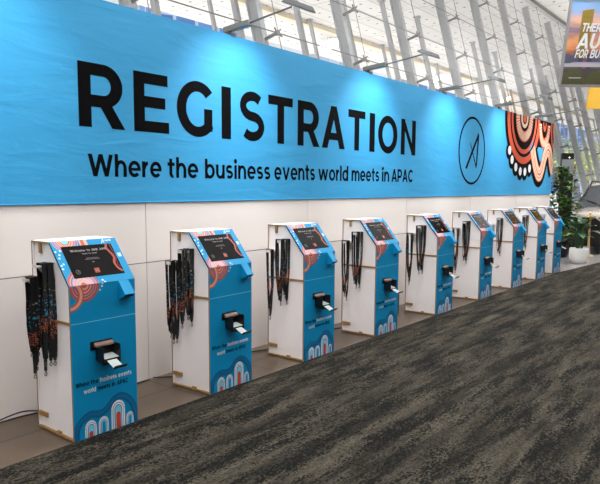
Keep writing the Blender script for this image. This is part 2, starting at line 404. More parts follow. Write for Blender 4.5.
def lanyard_mat():
    m = bpy.data.materials.new('printed_lanyard_tape'); m.use_nodes = True
    nt = m.node_tree; b = nt.nodes['Principled BSDF']; b.inputs['Roughness'].default_value = .6
    N = nt.nodes.new; L = nt.links.new
    tc = N('ShaderNodeTexCoord'); sx = N('ShaderNodeSeparateXYZ'); L(tc.outputs['Object'], sx.inputs[0])
    def band(z0, z1):
        a = N('ShaderNodeMath'); a.operation = 'GREATER_THAN'; a.inputs[1].default_value = z0; L(zz.outputs[0], a.inputs[0])
        c = N('ShaderNodeMath'); c.operation = 'LESS_THAN'; c.inputs[1].default_value = z1; L(zz.outputs[0], c.inputs[0])
        d = N('ShaderNodeMath'); d.operation = 'MULTIPLY'; L(a.outputs[0], d.inputs[0]); L(c.outputs[0], d.inputs[1]); return d.outputs[0]
    oi = N('ShaderNodeObjectInfo'); zz = N('ShaderNodeMath'); zz.operation = 'MULTIPLY_ADD'; zz.inputs[1].default_value = .14; L(oi.outputs['Random'], zz.inputs[0]); L(sx.outputs['Z'], zz.inputs[2])
    def spots(scale, th):
        v = N('ShaderNodeTexNoise'); v.inputs['Scale'].default_value = scale; v.inputs['Detail'].default_value = 1; L(tc.outputs['Object'], v.inputs['Vector'])
        g = N('ShaderNodeMath'); g.operation = 'GREATER_THAN'; g.inputs[1].default_value = th; L(v.outputs['Fac'], g.inputs[0]); return g.outputs[0]
    def mul(a, c):
        d = N('ShaderNodeMath'); d.operation = 'MULTIPLY'; L(a, d.inputs[0]); L(c, d.inputs[1]); return d.outputs[0]
    def mix(fac, prev, col):
        x = N('ShaderNodeMix'); x.data_type = 'RGBA'; L(fac, x.inputs['Factor']); x.inputs['B'].default_value = lin(col)
        if isinstance(prev, tuple): x.inputs['A'].default_value = prev
        else: L(prev, x.inputs['A'])
        return x.outputs['Result']
    c = mix(mul(band(-.14, -.04), spots(70, .66)), lin((10, 10, 12)), (150, 156, 158))
    c = mix(mul(band(-.235, -.15), spots(60, .56)), c, (46, 128, 160))
    c = mix(mul(band(-.345, -.255), spots(130, .545)), c, (190, 104, 72))
    L(c, b.inputs['Base Color']); return m
M['lanyard'] = lanyard_mat()

# ------------------------------------------------------------------ SETTING
WY = .70                      # front face of the white partition
WALL_END = 14.46
ZT = 7.40                     # soffit height
mb = MB(); mb.poly([(-14, -14, 0), (60, -14, 0), (60, 1.9, 0), (-14, 1.9, 0)])
tag(mb.build('floor', M['tile']), 'grey brown stone tile floor along the white wall', kind='structure')
mb = MB()
ed = [(-14, .0), (12.55, .0), (14.9, -.22), (60, -.25)]
top = [(x, y, .006) for x, y in ed]
mb.poly([(-14, -14, .006), (60, -14, .006)] + top[::-1])
for a, b_ in zip(ed[:-1], ed[1:]): mb.poly([(a[0], a[1], 0), (a[0], a[1], .006), (b_[0], b_[1], .006), (b_[0], b_[1], 0)])
tag(mb.build('floor', M['carpet']), 'dark mottled plank carpet in front of the kiosks', kind='structure')
mb = MB(); mb.poly([(-120, 1.9, -.01), (420, 1.9, -.01), (420, 300, -.01), (-120, 300, -.01)])
tag(mb.build('ground', M['paving']), 'sunlit pale paving outside the glass wall', kind='structure')
mb = MB(); mb.box(-14, 90, -14, 13.1, ZT, ZT + .5)
tag(mb.build('ceiling', M['ceiling']), 'white perforated ceiling and outer soffit', kind='structure')
mb = MB(); mb.box(-14, 60, -14.3, -14, 0, ZT)
tag(mb.build('wall_rear', M['hall']), kind='structure')
mb = MB(); mb.box(-14.3, -14, -14, 3.6, 0, ZT)
tag(mb.build('wall_left', M['hall']), kind='structure')
mb = MB(); mb.box(-14, 90, 10.0, 10.25, ZT - .16, ZT)
tag(mb.build('trim_1', M['fascia']), 'cream beam running under the outer soffit', kind='structure')
# transom where the glass meets the ceiling
mb = MB(); mb.box(-14, 90, 3.22, 3.28, ZT - .05, ZT)
tag(mb.build('trim_2', M['dark_steel']), 'dark head channel at the top of the leaning glass', kind='structure')

mb = MB(); mb.poly([(12.9, -.05, .003), (14.9, -.215, .003), (60, -.24, .003), (60, 1.9, .003), (14.46, 1.9, .003), (12.9, .70, .003)])  # tile past the wall end, outdoor reflection painted in as a paler colour
tag(mb.build('floor', mat('tile_reflection_tint', (150, 146, 148), .22, var=.06, vscale=1.5)), 'polished floor past the end of the wall, paled for the outdoor reflection', kind='structure')
# white partition of panels with fine joints
mb = MB()
joints = [-3.45, -1.2, 1.06, 3.31, 5.555, 7.838, 10.06, 12.28, WALL_END]
for a, b_ in zip(joints[:-1], joints[1:]):
    mb.box(a + .003, b_ - .003, WY, WY + .06, .0, .984)
    mb.box(a + .003, b_ - .003, WY, WY + .06, .991, 2.985)
mb.box(-3.45, WALL_END - .004, WY + .008, WY + .055, .004, 2.98, 1)
tag(mb.build('wall_back', [M['wall'], M['wallgap']]), 'white panelled partition wall below the blue banner', kind='structure')

# ------------------------------------------------------------------ BANNER
BX0 = -3.45; BX1 = WALL_END + .005; BZ0 = 1.485; BZ1 = 2.992; BY = WY - .012
bn = thing('banner', 'long blue cloth banner with black lettering stretched along the top of the white wall', 'banner', (5.5, BY, BZ0))
off = Vector((5.5, BY, BZ0))
def B(x, z, l=0): return (x - off.x, -.0012 * l, z - off.z)
mb = MB(); mb.box(BX0 - off.x, BX1 - off.x, 0, .0115, 0, BZ1 - BZ0)
mb.tube([(BX0 - off.x, .004, .002), (BX1 - off.x, .004, .002)], .007, 8)
mb.build('cloth', M['banner'], bn)
letters = [('R', 2.700, 3.106), ('E', 3.203, 3.566), ('G', 3.655, 4.081), ('I', 4.197, 4.321), ('S', 4.435, 4.81), ('T', 4.861, 5.257), ('R', 5.343, 5.735), ('A', 5.786, 6.25), ('T', 6.32, 6.699), ('I', 6.802, 6.929), ('O', 7.01, 7.511), ('N', 7.609, 8.03)]
for c, a, b_ in letters:
    mb = MB(); flat(mb, word2(c, a, b_, 2.052, .470), lambda x, y: B(x, y, 1))
    o = mb.build('letter', M['blackprint'], bn)
words = [('Where', 2.765, 3.476), ('the', 3.542, 3.896), ('business', 3.979, 4.893), ('events', 4.956, 5.662), ('world', 5.724, 6.334), ('meets', 6.409, 7.057), ('in', 7.125, 7.314), ('APAC', 7.377, 7.976)]
mb = MB()
for w, a, b_ in words: flat(mb, word2(w, a, b_, 1.688, .168, gap=.1), lambda x, y: B(x, y, 1))
mb.build('tagline', M['blackprint'], bn)
mb = MB()
flat(mb, ring2(10.03, 2.21, .505, .508, .545, .545, n=64), lambda x, y: B(x, y, 1))
flat(mb, [[(9.77, 1.93), (9.83, 1.91), (10.30, 2.47), (10.265, 2.52)], [(10.20, 1.94), (10.25, 1.99), (10.30, 2.47), (10.24, 2.47)]], lambda x, y: B(x, y, 1))
flat(mb, [[(9.925, 2.335), (9.945, 2.335), (10.235, 1.95), (10.205, 1.93)]], lambda x, y: B(x, y, 2))
mb.build('round_logo', M['blackprint'], bn)
# dot-painting artwork at the far end of the banner
am = [M['blackprint'], mat('orange_print', (188, 64, 24), .5, var=.08, vscale=9), mat('cream_print', (218, 194, 170), .5, var=.12, vscale=20), M['paper'], M['banner'], mat('peach_print', (206, 112, 76), .5, var=.1, vscale=20)]
mb = MB()
def art(polys, l, mi): flat(mb, clip2(polys, 11.3, WALL_END, BZ0, BZ1 - .004), lambda x, y: B(x, y, l), mi)
C0 = (12.52, 2.95)
art(disc2(C0[0], C0[1], 1.06, .98, 64), 1, 0)
ovals = [(11.75, 2.30), (11.90, 2.135), (12.12, 2.005), (12.38, 1.93), (12.65, 1.928), (12.92, 2.0)]
for x, z in ovals: art(disc2(x, z - .015, .165, .155, 24), 2, 0)
art(rect2(13.1, WALL_END, 2.44, 3.0), 3, 0)
wave = smooth_path([(13.06, 2.40), (13.20, 2.16), (13.42, 1.93), (13.60, 1.90), (13.74, 2.04), (13.86, 2.26), (14.04, 2.42), (14.22, 2.34), (14.34, 2.14), (14.46, 1.98)], 8)
art(stroke2(wave, .52), 4, 0)
art([[(13.40, 2.42), (13.78, 2.44), (13.64, 2.16), (13.56, 2.14)]], 5, 4)
art(ring2(*C0, .80, .745, .95, .875, 170, 370, 60), 6, 1)
art(ring2(*C0, .64, .60, .735, .685, 170, 370, 60), 6, 1)
art(ring2(*C0, .27, .25, .50, .46, n=60), 6, 1)
for k in range(44):
    a = k * 360 / 44
    art(ring2(*C0, .295, .275, .475, .435, a, a + 5.2, 1), 7, 2)
art(ring2(*C0, .13, .12, .21, .195, n=40), 6, 2)
art(disc2(*C0, .10, .09), 6, 1)
art(stroke2(path_arc(12.75, 2.72, .36, .38, -75, -25), .035), 7, 4)
for x, z in ovals: art(disc2(x, z, .082, .08, 20), 8, 3)
art(stroke2(wave, .30), 8, 5)
art(stroke2(wave, .25), 9, 2)
art(stroke2(wave, .17), 10, 5); art(stroke2(wave, .12), 11, 2); art(stroke2(wave, .04), 12, 1)
# upper right loop and edge stripes
art(ring2(13.78, 2.92, .19, .28, .40, .50, 180, 360, 40), 8, 1)
for k in range(20):
    a = 182 + k * 9; art(ring2(13.78, 2.92, .225, .325, .365, .46, a, a + 5.5, 1), 9, 2)
art(ring2(13.78, 2.96, .05, .08, .12, .19, 180, 360, 30), 8, 1)
art(stroke2(smooth_path([(14.26, 2.99), (14.27, 2.78), (14.33, 2.58), (14.46, 2.45)], 6), .09), 8, 1)
art(stroke2(smooth_path([(14.40, 2.99), (14.41, 2.82), (14.47, 2.66)], 6), .06), 8, 5)
mb.build('artwork', am, bn)

# ------------------------------------------------------------------ KIOSK
KW, KD, KH, KF, KB = .4935, .434, 1.256, .991, .214
SL = sqrt(KB ** 2 + (KH - KF) ** 2); ny, nz = -(KH - KF) / SL, KB / SL
def FR(x, z, l=0): return (x, -.0006 * l, z)
def SLP(x, s, l=0): return (x, KB * s / SL + ny * .0006 * l, KF + (KH - KF) * s / SL + nz * .0006 * l)
kx = [2.135, 3.3373, 4.5528, 5.8385, 7.3509, 8.7553, 10.1151, 11.3848, 12.4001]
ky = [-.0025, -.0028, .003, -.0005, .0026, -.0026, -.0051, .0003, .0076]
kr = [-.0151, .0152, -.0095, -.0076, .0007, .0072, .0022, .001, -.0006]
KG = 'self check-in kiosks in a row along the wall'
klabel = ['blue and white check-in kiosk nearest the camera, thickest bunch of lanyards on its side',
          'second check-in kiosk from the near end of the row along the white wall',
          'third check-in kiosk from the near end, between the second and the fourth',
          'fourth check-in kiosk from the near end, black box standing beyond it',
          'fifth and middle check-in kiosk of the row, black box standing just before it',
          'sixth check-in kiosk from the near end of the row',
          'third check-in kiosk from the far end of the row',
          'second check-in kiosk from the far end of the row',
          'farthest check-in kiosk, last of the row beside the potted plant']
def make_kiosk():
    k = thing('check_in_kiosk', klabel[0], 'kiosk', (kx[0], ky[0], .006), kr[0], KG)
    t = .012; Wd = KW
    # carcass boards with raw edges
    mb = MB(); mb.box(0, Wd, KD - t, KD, 0, KH, 0)
    mb.m[-1] = 1; mb.m[-3] = 1
    mb.build('back_panel', [M['white_board'], M['osb']], k)
    mb = MB(); mb.box(0, Wd, t, KD - t, 0, t, 1); mb.build('base_panel', [M['white_board'], M['osb']], k)
    mb = MB(); mb.box(0, Wd, KB, KD - t, KH - t, KH, 0); mb.m[-1] = 1; mb.m[-3] = 1
    mb.build('top_panel', [M['white_board'], M['osb']], k)
    prof = [(t, t), (KD - t, t), (KD - t, KH - t), (KB, KH - t), (t, KF - t * .4)]
    mb = MB(); mb.prism_x(prof, .016, .026); so = mb.build('side_panel', M['white_board'], k)
    mb = MB(); mb.prism_x(prof, Wd - .026, Wd - .016); mb.build('side_panel', M['white_board'], k)
    # board edge of the inner shelf with tenons showing on the sides
    mb = MB(); mb.box(.006, Wd - .006, t, KD - t, .744, .760); mb.build('shelf', M['osb'], k)
    for (y0, y1, z0, z1) in ((.325, KD - t, .084, .112), (.165, .205, .010, .026), (.325, .347, 1.178, KH - t)):
        mb = MB(); mb.box(.001, .02, y0, y1, z0, z1); mb.build('tenon', M['osb'], k)
    # front
    mb = MB()
    mb.box(0, Wd, 0, t, 0, KF - .002, 0); mb.m[-1] = 1; mb.m[-3] = 1
    q = lambda P, l, mi: flat(mb, clip2(P, .004, Wd - .001, .003, KF - .002), lambda x, z: FR(x, z, l), mi)
    q(rect2(0, Wd, .7505, .7545), 1, 2)
    # rings at the upper left
    for r0, r1, mi in ((.0, .02, 3), (.02, .034, 4), (.034, .044, 3), (.044, .054, 4), (.054, .066, 3), (.066, .072, 5), (.072, .084, 3), (.084, .09, 5), (.09, .108, 3)): q(ring2(.105, .992, r0, r0, r1, r1, 180, 360, 36), 1, mi)
    for r0, r1, mi in ((.060, .071, 3), (.071, .091, 4), (.091, .10, 3)): q(ring2(0.0, .93, r0, r0, r1, r1, -90, 60, 30), 2, mi)
    for x, z in ((.218, .948), (.235, .971), (.240, .988)): q(disc2(x, z, .006), 2, 6)
    # wave and arches at the bottom
    wv = smooth_path([(.018, 0), (.022, .075), (.062, .125), (.122, .150), (.185, .137), (.24, .152), (.298, .200), (.345, .216), (.398, .198), (.446, .145), (.478, .06), (.486, .0)], 8)
    q(stroke2(wv, .046), 1, 7)
    wdot = [wv[i] for i in range(0, len(wv), 2)]
    for w in (-.016, .016): q(stroke2([(x, z + w * .3) for x, z in wv], .003), 2, 0)
    def arch(cx, hw, top, red, l=2):
        steps = [(1.0, 6), (.80, 0), (.72, 6), (.56, 7), (.47, 8)] + ([(.34, 9)] if red else [(.30, 0)])
        for i, (s, mi) in enumerate(steps):
            w = hw * s; zt = top - (1 - s) * hw * 1.2 - (0.035 if (mi == 9) else 0)
            q(rect2(cx - w, cx + w, 0, max(zt - w * 1.1, .01)), l + i, mi)
            q(ring2(cx, max(zt - w * 1.1, .01), 0, 0, w, w * 1.1, 0, 180, 18), l + i, mi)
            if mi == 6 and i == 0:
                for jj in range(9):
                    a = radians(180 * jj / 8); q(disc2(cx + w * .93 * cos(a), zt - w * 1.1 + w * 1.02 * sin(a), .0035, n=8), l + i, 10)
    arch(.122, .043, .110, True); arch(.219, .038, .110, False); arch(.333, .054, .190, True); arch(.427, .029, .086, False)
    mb.build('front_panel', [M['teal'], M['osb'], M['paleblue'], M['rust'], M['salmon'], M['mauve'], M['paper'], M['deepteal'], M['paleblue'], M['redprint'], M['rust']], k)
    # slogan
    mb = MB(); fs = lambda P, mi: flat(mb, P, lambda x, z: FR(x, z, 2), mi)
    fs(word2('Where', .022, .118, .345, .030), 0); fs(word2('the', .130, .186, .345, .030), 0)
    fs(word2('business', .200, .328, .345, .030), 1); fs(word2('events', .342, .448, .345, .030), 1)
    fs(word2('world', .078, .166, .294, .030), 1); fs(word2('meets', .180, .276, .294, .030), 0); fs(word2('in', .290, .316, .294, .030), 0); fs(word2('APAC', .330, .418, .294, .030), 0)
    mb.build('slogan', [M['blackprint'], M['paper']], k)
    # sloping top with art, bezel
    mb = MB()
    mb.prism_x([(0, KF), (KB, KH), (KB, KH - t * 1.4), (t * .9, KF - .004)], 0, Wd, 0, 1)
    q2 = lambda P, l, mi: flat(mb, clip2(P, .004, Wd - .001, .001, SL - .002), lambda x, s: SLP(x, s, l), mi)
    for r0, r1, mi in ((.0, .02, 3), (.02, .034, 4), (.034, .042, 5), (.042, .054, 4), (.054, .062, 5), (.062, .07, 4), (.07, .078, 5), (.078, .086, 3), (.086, .094, 5), (.094, .110, 3)): q2(ring2(.105, .0, r0, r0, r1, r1, 0, 180, 36), 1, mi)
    for x, s in ((.0125, .13), (.0125, .155), (.03, .165), (.02, .21), (.03, .235), (.045, .265), (.012, .26), (.25, .02), (.262, .005)): q2(disc2(x, s, .0065), 2, 6)
    for r0, r1, mi in ((.0, .028, 2), (.028, .036, 3), (.036, .044, 4), (.044, .050, 3), (.050, .060, 4), (.060, .066, 3), (.066, .078, 5), (.078, .086, 3), (.086, .094, 5)): q2(ring2(.105, SL, r0, r0, r1, r1, 180, 360, 36), 1, mi)
    for i, x in enumerate((.205, .228, .252)): q2(rect2(x, x + .012, .296, SL), 1, 3 if i % 2 else 4)
    for i, x in enumerate((.216, .240)): q2(rect2(x, x + .012, .296, SL), 1, 4 if i % 2 else 3)
    q2(rect2(.452, .478, .185, .215), 1, 6); q2(rect2(.457, .473, .190, .198), 2, 2); q2(rect2(.457, .465, .203, .21), 2, 2)
    # small white triangle mark and word bar at the upper right
    q2([[(.368, .302), (.374, .302), (.392, .334), (.388, .334)], [(.388, .302), (.392, .302), (.394, .334), (.388, .334)]], 2, 6)
    mb.build('sloped_panel', [M['teal'], M['blackprint'], M['paleblue'], M['rust'], M['salmon'], M['mauve'], M['paper']], k)
    mb = MB(); flat(mb, word2('AIME', .402, .452, .316, .012), lambda x, s: SLP(x, s, 2)); mb.build('logo_word', M['paper'], k)
    # touch screen
    mb = MB()
    c = [(.060, .052), (.437, .052), (.437, .294), (.060, .294)]
    hi = [SLP(x, s, 4) for x, s in c]; lo = [SLP(x, s, 0) for x, s in c]
    mb.poly(hi)
    for i in range(4): mb.poly([lo[i], lo[(i + 1) % 4], hi[(i + 1) % 4], hi[i]])
    scr = mb.build('screen', M['screen'], k)
    mb = MB(); fs = lambda P, mi, l=5: flat(mb, clip2(P, .062, .436, .053, .293), lambda x, s: SLP(x, s, l), mi)
    for w, a, b_ in (('Welcome', .112, .222), ('to', .234, .258), ('AIME', .270, .318), ('2019', .330, .380)): fs(word2(w, a, b_, .247, .017), 0)
    for w, a, b_ in (('Touch', .186, .228), ('to', .236, .252), ('start', .260, .300)): fs(word2(w, a, b_, .224, .011), 0)
    fs(rect2(.202, .292, .192, .195), 1); fs(rect2(.192, .302, .183, .186), 1); fs(rect2(.236, .252, .160, .166), 1)
    fs(rect2(.224, .262, .078, .114), 2); fs(rect2(.230, .256, .092, .099), 1, 6)
    fs(ring2(.103, .096, .014, .014, .0165, .0165, n=24), 1); fs([[(.095, .087), (.098, .087), (.110, .106), (.108, .107)], [(.106, .087), (.109, .087), (.111, .106), (.108, .106)]], 1)
    fs(stroke2(smooth_path([(.398, .292), (.386, .26), (.402, .22), (.412, .18), (.396, .14), (.404, .10), (.430, .07)], 6), .018), 2)
    fs(stroke2(smooth_path([(.422, .292), (.424, .24), (.430, .20), (.418, .13), (.430, .10)], 6), .004), 2)
    mb.build('display_text', [M['screen_text'], M['screen_dim'], M['screen_red']], scr)
    # scanner hood over the fold
    mb = MB(); a = .110
    p_end = (-KB * a / SL, KF - (KH - KF) * a / SL)
    mb.prism_x([(.002, KF + .0005), (p_end[0], p_end[1]), (p_end[0] + .012, p_end[1] - .016), (.0, KF - .125)], .362, .442, 0)
    hd = mb.build('scanner_hood', M['teal'], k, bevel=.002)
    mb = MB(); mb.prism_x([(p_end[0] + .001, p_end[1] - .0035), (p_end[0] + .012, p_end[1] - .0175), (-.012, KF - .119), (-.016, KF - .117)], .372, .432)
    mb.build('scan_window', M['black'], hd)
    # badge printer
    mb = MB(); mb.box(.134, .304, -.001, .0, .562, .621); pr = mb.build('printer_bay', M['black'], k)
    mb = MB(); mb.prism_x([(-.003, .612), (-.026, .600), (-.030, .585), (-.002, .585)], .158, .298, 0); mb.build('printer_cover', M['brown_flap'], pr, bevel=.003)
    mb = MB()
    mb.box(.172, .178, -.085, -.001, .500, .584); mb.box(.298, .304, -.085, -.001, .500, .596)
    mb.box(.172, .304, -.004, -.001, .500, .564)
    mb.prism_x([(-.001, .500), (-.001, .506), (-.085, .482), (-.085, .476)], .172, .304)
    mb.prism_x([(-.085, .476), (-.085, .512), (-.080, .512), (-.080, .476)], .172, .304)
    tr = mb.build('badge_tray', M['black'], k)
    mb = MB(); mb.poly([(.186, -.010, .530), (.292, -.010, .530), (.292, -.084, .514), (.186, -.084, .514)]); mb.poly([(.186, -.010, .5285), (.186, -.084, .5125), (.292, -.084, .5125), (.292, -.010, .5285)])
    mb.build('badge_label', M['label_paper'], tr)
    mb = MB(); mb.prism_x([(-.084, .500), (-.084, .503), (-.150, .470), (-.150, .467)], .200, .272, 0)
    mb.build('badge_label', M['label_paper'], tr)
    mb = MB(); mb.prism_x([(-.150, .464), (-.152, .468), (-.176, .486), (-.180, .484), (-.160, .462)], .196, .290); mb.build('catch_lip', M['black'], tr)
    # lanyard pegs on the left side
    for (y, z) in PEGS:
        mb = MB(); mb.box(.006, .016, y - .028, y + .028, z - .10, z + .014)
        mb.prism_x([(y - .020, z - .006), (y + .020, z - .006), (y + .020, z + .006), (y - .020, z + .006)], -.108, .016)
        i = len(mb.v)
        for yy in (y - .004, y + .004): mb.v += [(.016, yy, z - .006), (-.088, yy, z - .006), (-.035, yy, z - .065), (.016, yy, z - .095)]
        mb.f += [(i, i + 3, i + 2, i + 1), (i + 4, i + 5, i + 6, i + 7), (i + 1, i + 2, i + 6, i + 5), (i + 2, i + 3, i + 7, i + 6)]; mb.m += [0] * 4
        mb.box(-.112, -.106, y - .022, y + .022, z - .008, z + .016)
        mb.build('lanyard_peg', M['white_peg'], k)
    return k
PEGS = [(.205, 1.108), (.335, 1.010)]
kiosk = make_kiosk()
kiosks = [kiosk]
for i in range(1, 9): kiosks.append(dup(kiosk, (kx[i], ky[i], .006), kr[i], klabel[i]))

# ------------------------------------------------------------------ LANYARDS
def lanyard_meshes(drop, w, twist, lean, seed, layer):
    r = random.Random(seed); mb = MB(); n = 14
    ends = []
    for sg in (-1, 1):                          # the two falls of the folded tape
        pts = []
        for k in range(n + 1):
            t = k / n; z = -t * drop
            yy = sg * ((.0225 + .0028 * layer) * (1 - max(0, (t - .45) / .55) ** 2) * (.82 + .18 * (1 - t)) + .003 + .0026 * layer) + lean * t * .02
            xx = r.uniform(-.0012, .0012) + .006 * sin(t * 5 + seed) * t
            a = .35 * twist * t * sg + .12 * sin(3 * t + seed)
            dx, dy = cos(a) * w / 2, sin(a) * w / 2
            pts.append(((xx - dx, yy - dy, z), (xx + dx, yy + dy, z)))
        for k in range(n): mb.poly([pts[k][0], pts[k][1], pts[k + 1][1], pts[k + 1][0]])
        ends.append(pts[0])
    a, b_ = ends
    top = .0095
    m1 = [(a[0][0], a[0][1], top), (a[1][0], a[1][1], top)]; m2 = [(b_[0][0], b_[0][1], top), (b_[1][0], b_[1][1], top)]
    mb.poly([a[0], a[1], m1[1], m1[0]]); mb.poly([m1[0], m1[1], m2[1], m2[0]]); mb.poly([b_[0], b_[1], m2[1], m2[0]])
    cl = MB(); x, y, z = lean * 0, lean * .02, -drop
    cl.box(x - .009, x + .009, y - .005, y + .005, z - .016, z + .004, 1)
    cl.tube([(x, y, z - .014), (x + .002, y, z - .028)], .004, 8, 0)
    cl.tube([(x + .008 * sin(2 * pi * j / 12), y, z - .040 - .012 * cos(2 * pi * j / 12)) for j in range(12)], .0028, 6, 0)
    return mb, cl
clipm = mat('metal_clip', (96, 96, 98), .35, metal=.8)
protos = {}
SPEC = [(.50, .025, .5, .4), (.55, .025, -.6, -.3), (.46, .026, .8, .1), (.60, .024, .3, -.5)]
def put_lanyard(ki, pi_, ax, var, layer, label, group):
    y, z = PEGS[pi_]
    Mx = Matrix.Translation((kx[ki], ky[ki], .006)) @ Matrix.Rotation(kr[ki], 4, 'Z')
    p = Mx @ Vector((ax, y, z + .0075 + .0022 * layer))
    if (var, layer) not in protos:
        a, b_ = lanyard_meshes(*SPEC[var], var + 1 + 5 * layer, layer)
        o = thing('lanyard', label, 'lanyard', p, kr[ki], group)
        st_ = a.build('strap', M['lanyard'], o); m_ = st_.modifiers.new('thick', 'SOLIDIFY'); m_.thickness = .0014; m_.offset = 0
        b_.build('clip', [clipm, M['black']], o)
        protos[(var, layer)] = o
    else:
        dup(protos[(var, layer)], p, kr[ki], label, group)
kn = ['nearest kiosk', 'second kiosk from near end', 'third kiosk from near end', 'fourth kiosk from near end', 'middle kiosk', 'sixth kiosk from near end', 'third kiosk from far end', 'second kiosk from far end']
# per kiosk: (peg, distance out from the side, how many looped over one another there)
LAY = {0: [(0, -.074, 3), (0, -.044, 2), (0, -.014, 3), (1, -.064, 3), (1, -.038, 2), (1, -.012, 2)],
       1: [(0, -.090, 2), (0, -.016, 3), (1, -.090, 3), (1, -.022, 2)],
       2: [(0, -.090, 4), (0, -.016, 3), (1, -.090, 3)],
       3: [(0, -.090, 4), (0, -.016, 3), (1, -.090, 4)],
       4: [(0, -.090, 4), (0, -.016, 4), (1, -.090, 4)],
       5: [(0, -.088, 3), (0, -.016, 4), (1, -.090, 4)],
       6: [(0, -.090, 3), (0, -.016, 3)],
       7: [(0, -.088, 3), (0, -.016, 3)]}
rv = random.Random(5)
for ki, lst in LAY.items():
    for pg in (0, 1):
        row = sorted([e for e in lst if e[0] == pg], key=lambda e: e[1])
        for j, (_, ax, n) in enumerate(row):
            where = 'tip' if j == 0 else ('root' if j == len(row) - 1 else 'middle')
            lb = 'black lanyard bunched at the %s of the %s peg, %s' % (where, ('upper', 'lower')[pg], kn[ki])
            vs = [0, 1, 2, 3] if (ki == 0 or pg) else [0, 2, 0, 1]; rv.shuffle(vs)
            for q in range(n):
                put_lanyard(ki, pg, ax + rv.uniform(-.02, .02) * (1 if n > 1 else 0), vs[q % 4], q, lb, 'lanyards at the %s of the %s peg, %s' % (where, ('upper', 'lower')[pg], kn[ki]))

# ------------------------------------------------------------------ power leads and small box by the wall
def lead(pts, label, r=.006):
    mb = MB(); c = []
    P = [Vector(p) for p in pts]
    for k in range(len(P) - 1):
        p0, p1, p2, p3 = P[max(k - 1, 0)], P[k], P[k + 1], P[min(k + 2, len(P) - 1)]
        for j in range(6):
            t = j / 6; c.append(.5 * (2 * p1 + (p2 - p0) * t + (2 * p0 - 5 * p1 + 4 * p2 - p3) * t * t + (3 * p1 - p0 - 3 * p2 + p3) * t ** 3))
    c.append(P[-1]); mb.tube(c, r, 8)
    tag(mb.build('power_lead', M['rubber'], smooth=True), label, 'cable', 'power leads along the wall foot')
lead([(.6, .672, .012), (1.4, .670, .012), (1.9, .672, .012), (2.15, .665, .013), (2.32, .64, .010), (2.5, .62, .008), (2.9, .64, .008), (3.28, .66, .01)], 'black power lead lying along the wall foot behind the nearest kiosk')
lead([(1.95, .66, .026), (2.06, .655, .045), (2.16, .65, .050), (2.26, .64, .03), (2.30, .56, .05), (2.28, .50, .12), (2.36, .46, .16), (2.42, .445, .17)], 'black power lead rising in a loop into the back of the nearest kiosk', .0055)
lead([(3.33, .67, .012), (3.36, .64, .012), (3.42, .60, .010), (3.5, .53, .010), (3.58, .47, .012), (3.66, .455, .02)], 'black power lead curling from the wall panel joint to the second kiosk')
lead([(4.10, .67, .010), (4.3, .64, .010), (4.55, .58, .010), (4.75, .50, .010), (4.85, .46, .02)], 'black power lead on the tiles behind the third kiosk')
lead([(5.3, .67, .010), (5.55, .64, .010), (5.8, .56, .010), (6.0, .50, .010), (6.1, .46, .02)], 'black power lead on the tiles behind the fourth kiosk')
bx = thing('power_box', 'small black box standing on the tiles between the fourth and fifth kiosks', 'box', (7.12, .52, 0))
mb = MB(); mb.box(-.09, .09, -.08, .08, 0, .25); mb.build('body', M['black'], bx, bevel=.008)
mb = MB(); mb.box(-.093, .093, -.083, .083, .25, .262); mb.build('lid', mat('box_rim', (170, 168, 164), .4), bx)
mb = MB(); mb.tube([(-.06, 0, .262), (-.055, 0, .31), (0, 0, .33), (.055, 0, .31), (.06, 0, .262)], .011, 8); mb.build('handle', M['black'], bx, smooth=True)

# ------------------------------------------------------------------ LEANING FACADE
LEAN = radians(15); tl = math.tan(LEAN)
YB = 2.69 - 3.70 * tl                    # centre of the near columns at floor level
def fy(z): return YB + z * tl
GOFF = .36                              # glass stands this far inside the columns
levels = [.45, 1.18, 2.02, 2.87, 3.70, 4.56, 5.42, 6.30]
def make_column():
    c = thing('leaning_column', '', 'column', (0, YB, 0))
    mb = MB(); ax = Vector((0, sin(LEAN), cos(LEAN))); nn = Vector((0, -cos(LEAN), sin(LEAN)))
    Lc = (ZT - .0) / cos(LEAN)
    def bar(mb, u0, u1, v0, v1, h0, h1, mi=0):
        pts = [Vector((u, 0, 0)) + nn * v + ax * hh for hh in (h0, h1) for u, v in ((u0, v0), (u1, v0), (u1, v1), (u0, v1))]
        i = len(mb.v); mb.v += [tuple(p) for p in pts]
        for q in ((0, 3, 2, 1), (4, 5, 6, 7), (0, 1, 5, 4), (1, 2, 6, 5), (2, 3, 7, 6), (3, 0, 4, 7)): mb.f.append(tuple(i + k for k in q)); mb.m.append(mi)
    bar(mb, -.022, .022, -.085, .085, -.02, Lc - .02); bar(mb, -.055, .055, .07, .09, -.02, Lc - .02); bar(mb, -.055, .055, -.09, -.07, -.02, Lc - .02)
    mb.build('post', M['steel'], c)
    for z in levels:
        mb = MB(); h = z / cos(LEAN); o = ax * h
        mb.tube([o + nn * .085, o + nn * .30], .026, 8)
        mb.tube([o + nn * .29, o + nn * .335], .038, 8)
        for dx, dz in ((.07, .055), (-.07, .055), (.07, -.055), (-.07, -.055)):
            mb.tube([o + nn * .31, o + nn * .335 + Vector((dx, 0, 0)) + ax * dz], .013, 6)
        mb.build('bracket', M['dark_steel'], c)
    mb = MB()
    mb.tube([nn * .33 + Vector((.0, 0, 0)) + ax * .1, nn * .33 + ax * (Lc - .15)], .007, 6)
    mb.build('tie_rod', M['cable'], c)
    return c
mxs = [4.73 - 2.362 + 2.362 * k for k in range(0, 14)]
col0 = make_column(); col0.location.x = mxs[0]
col0['label'] = 'leaning steel column behind the banner, first from the left in the near row'; col0['group'] = 'near row of leaning steel columns'
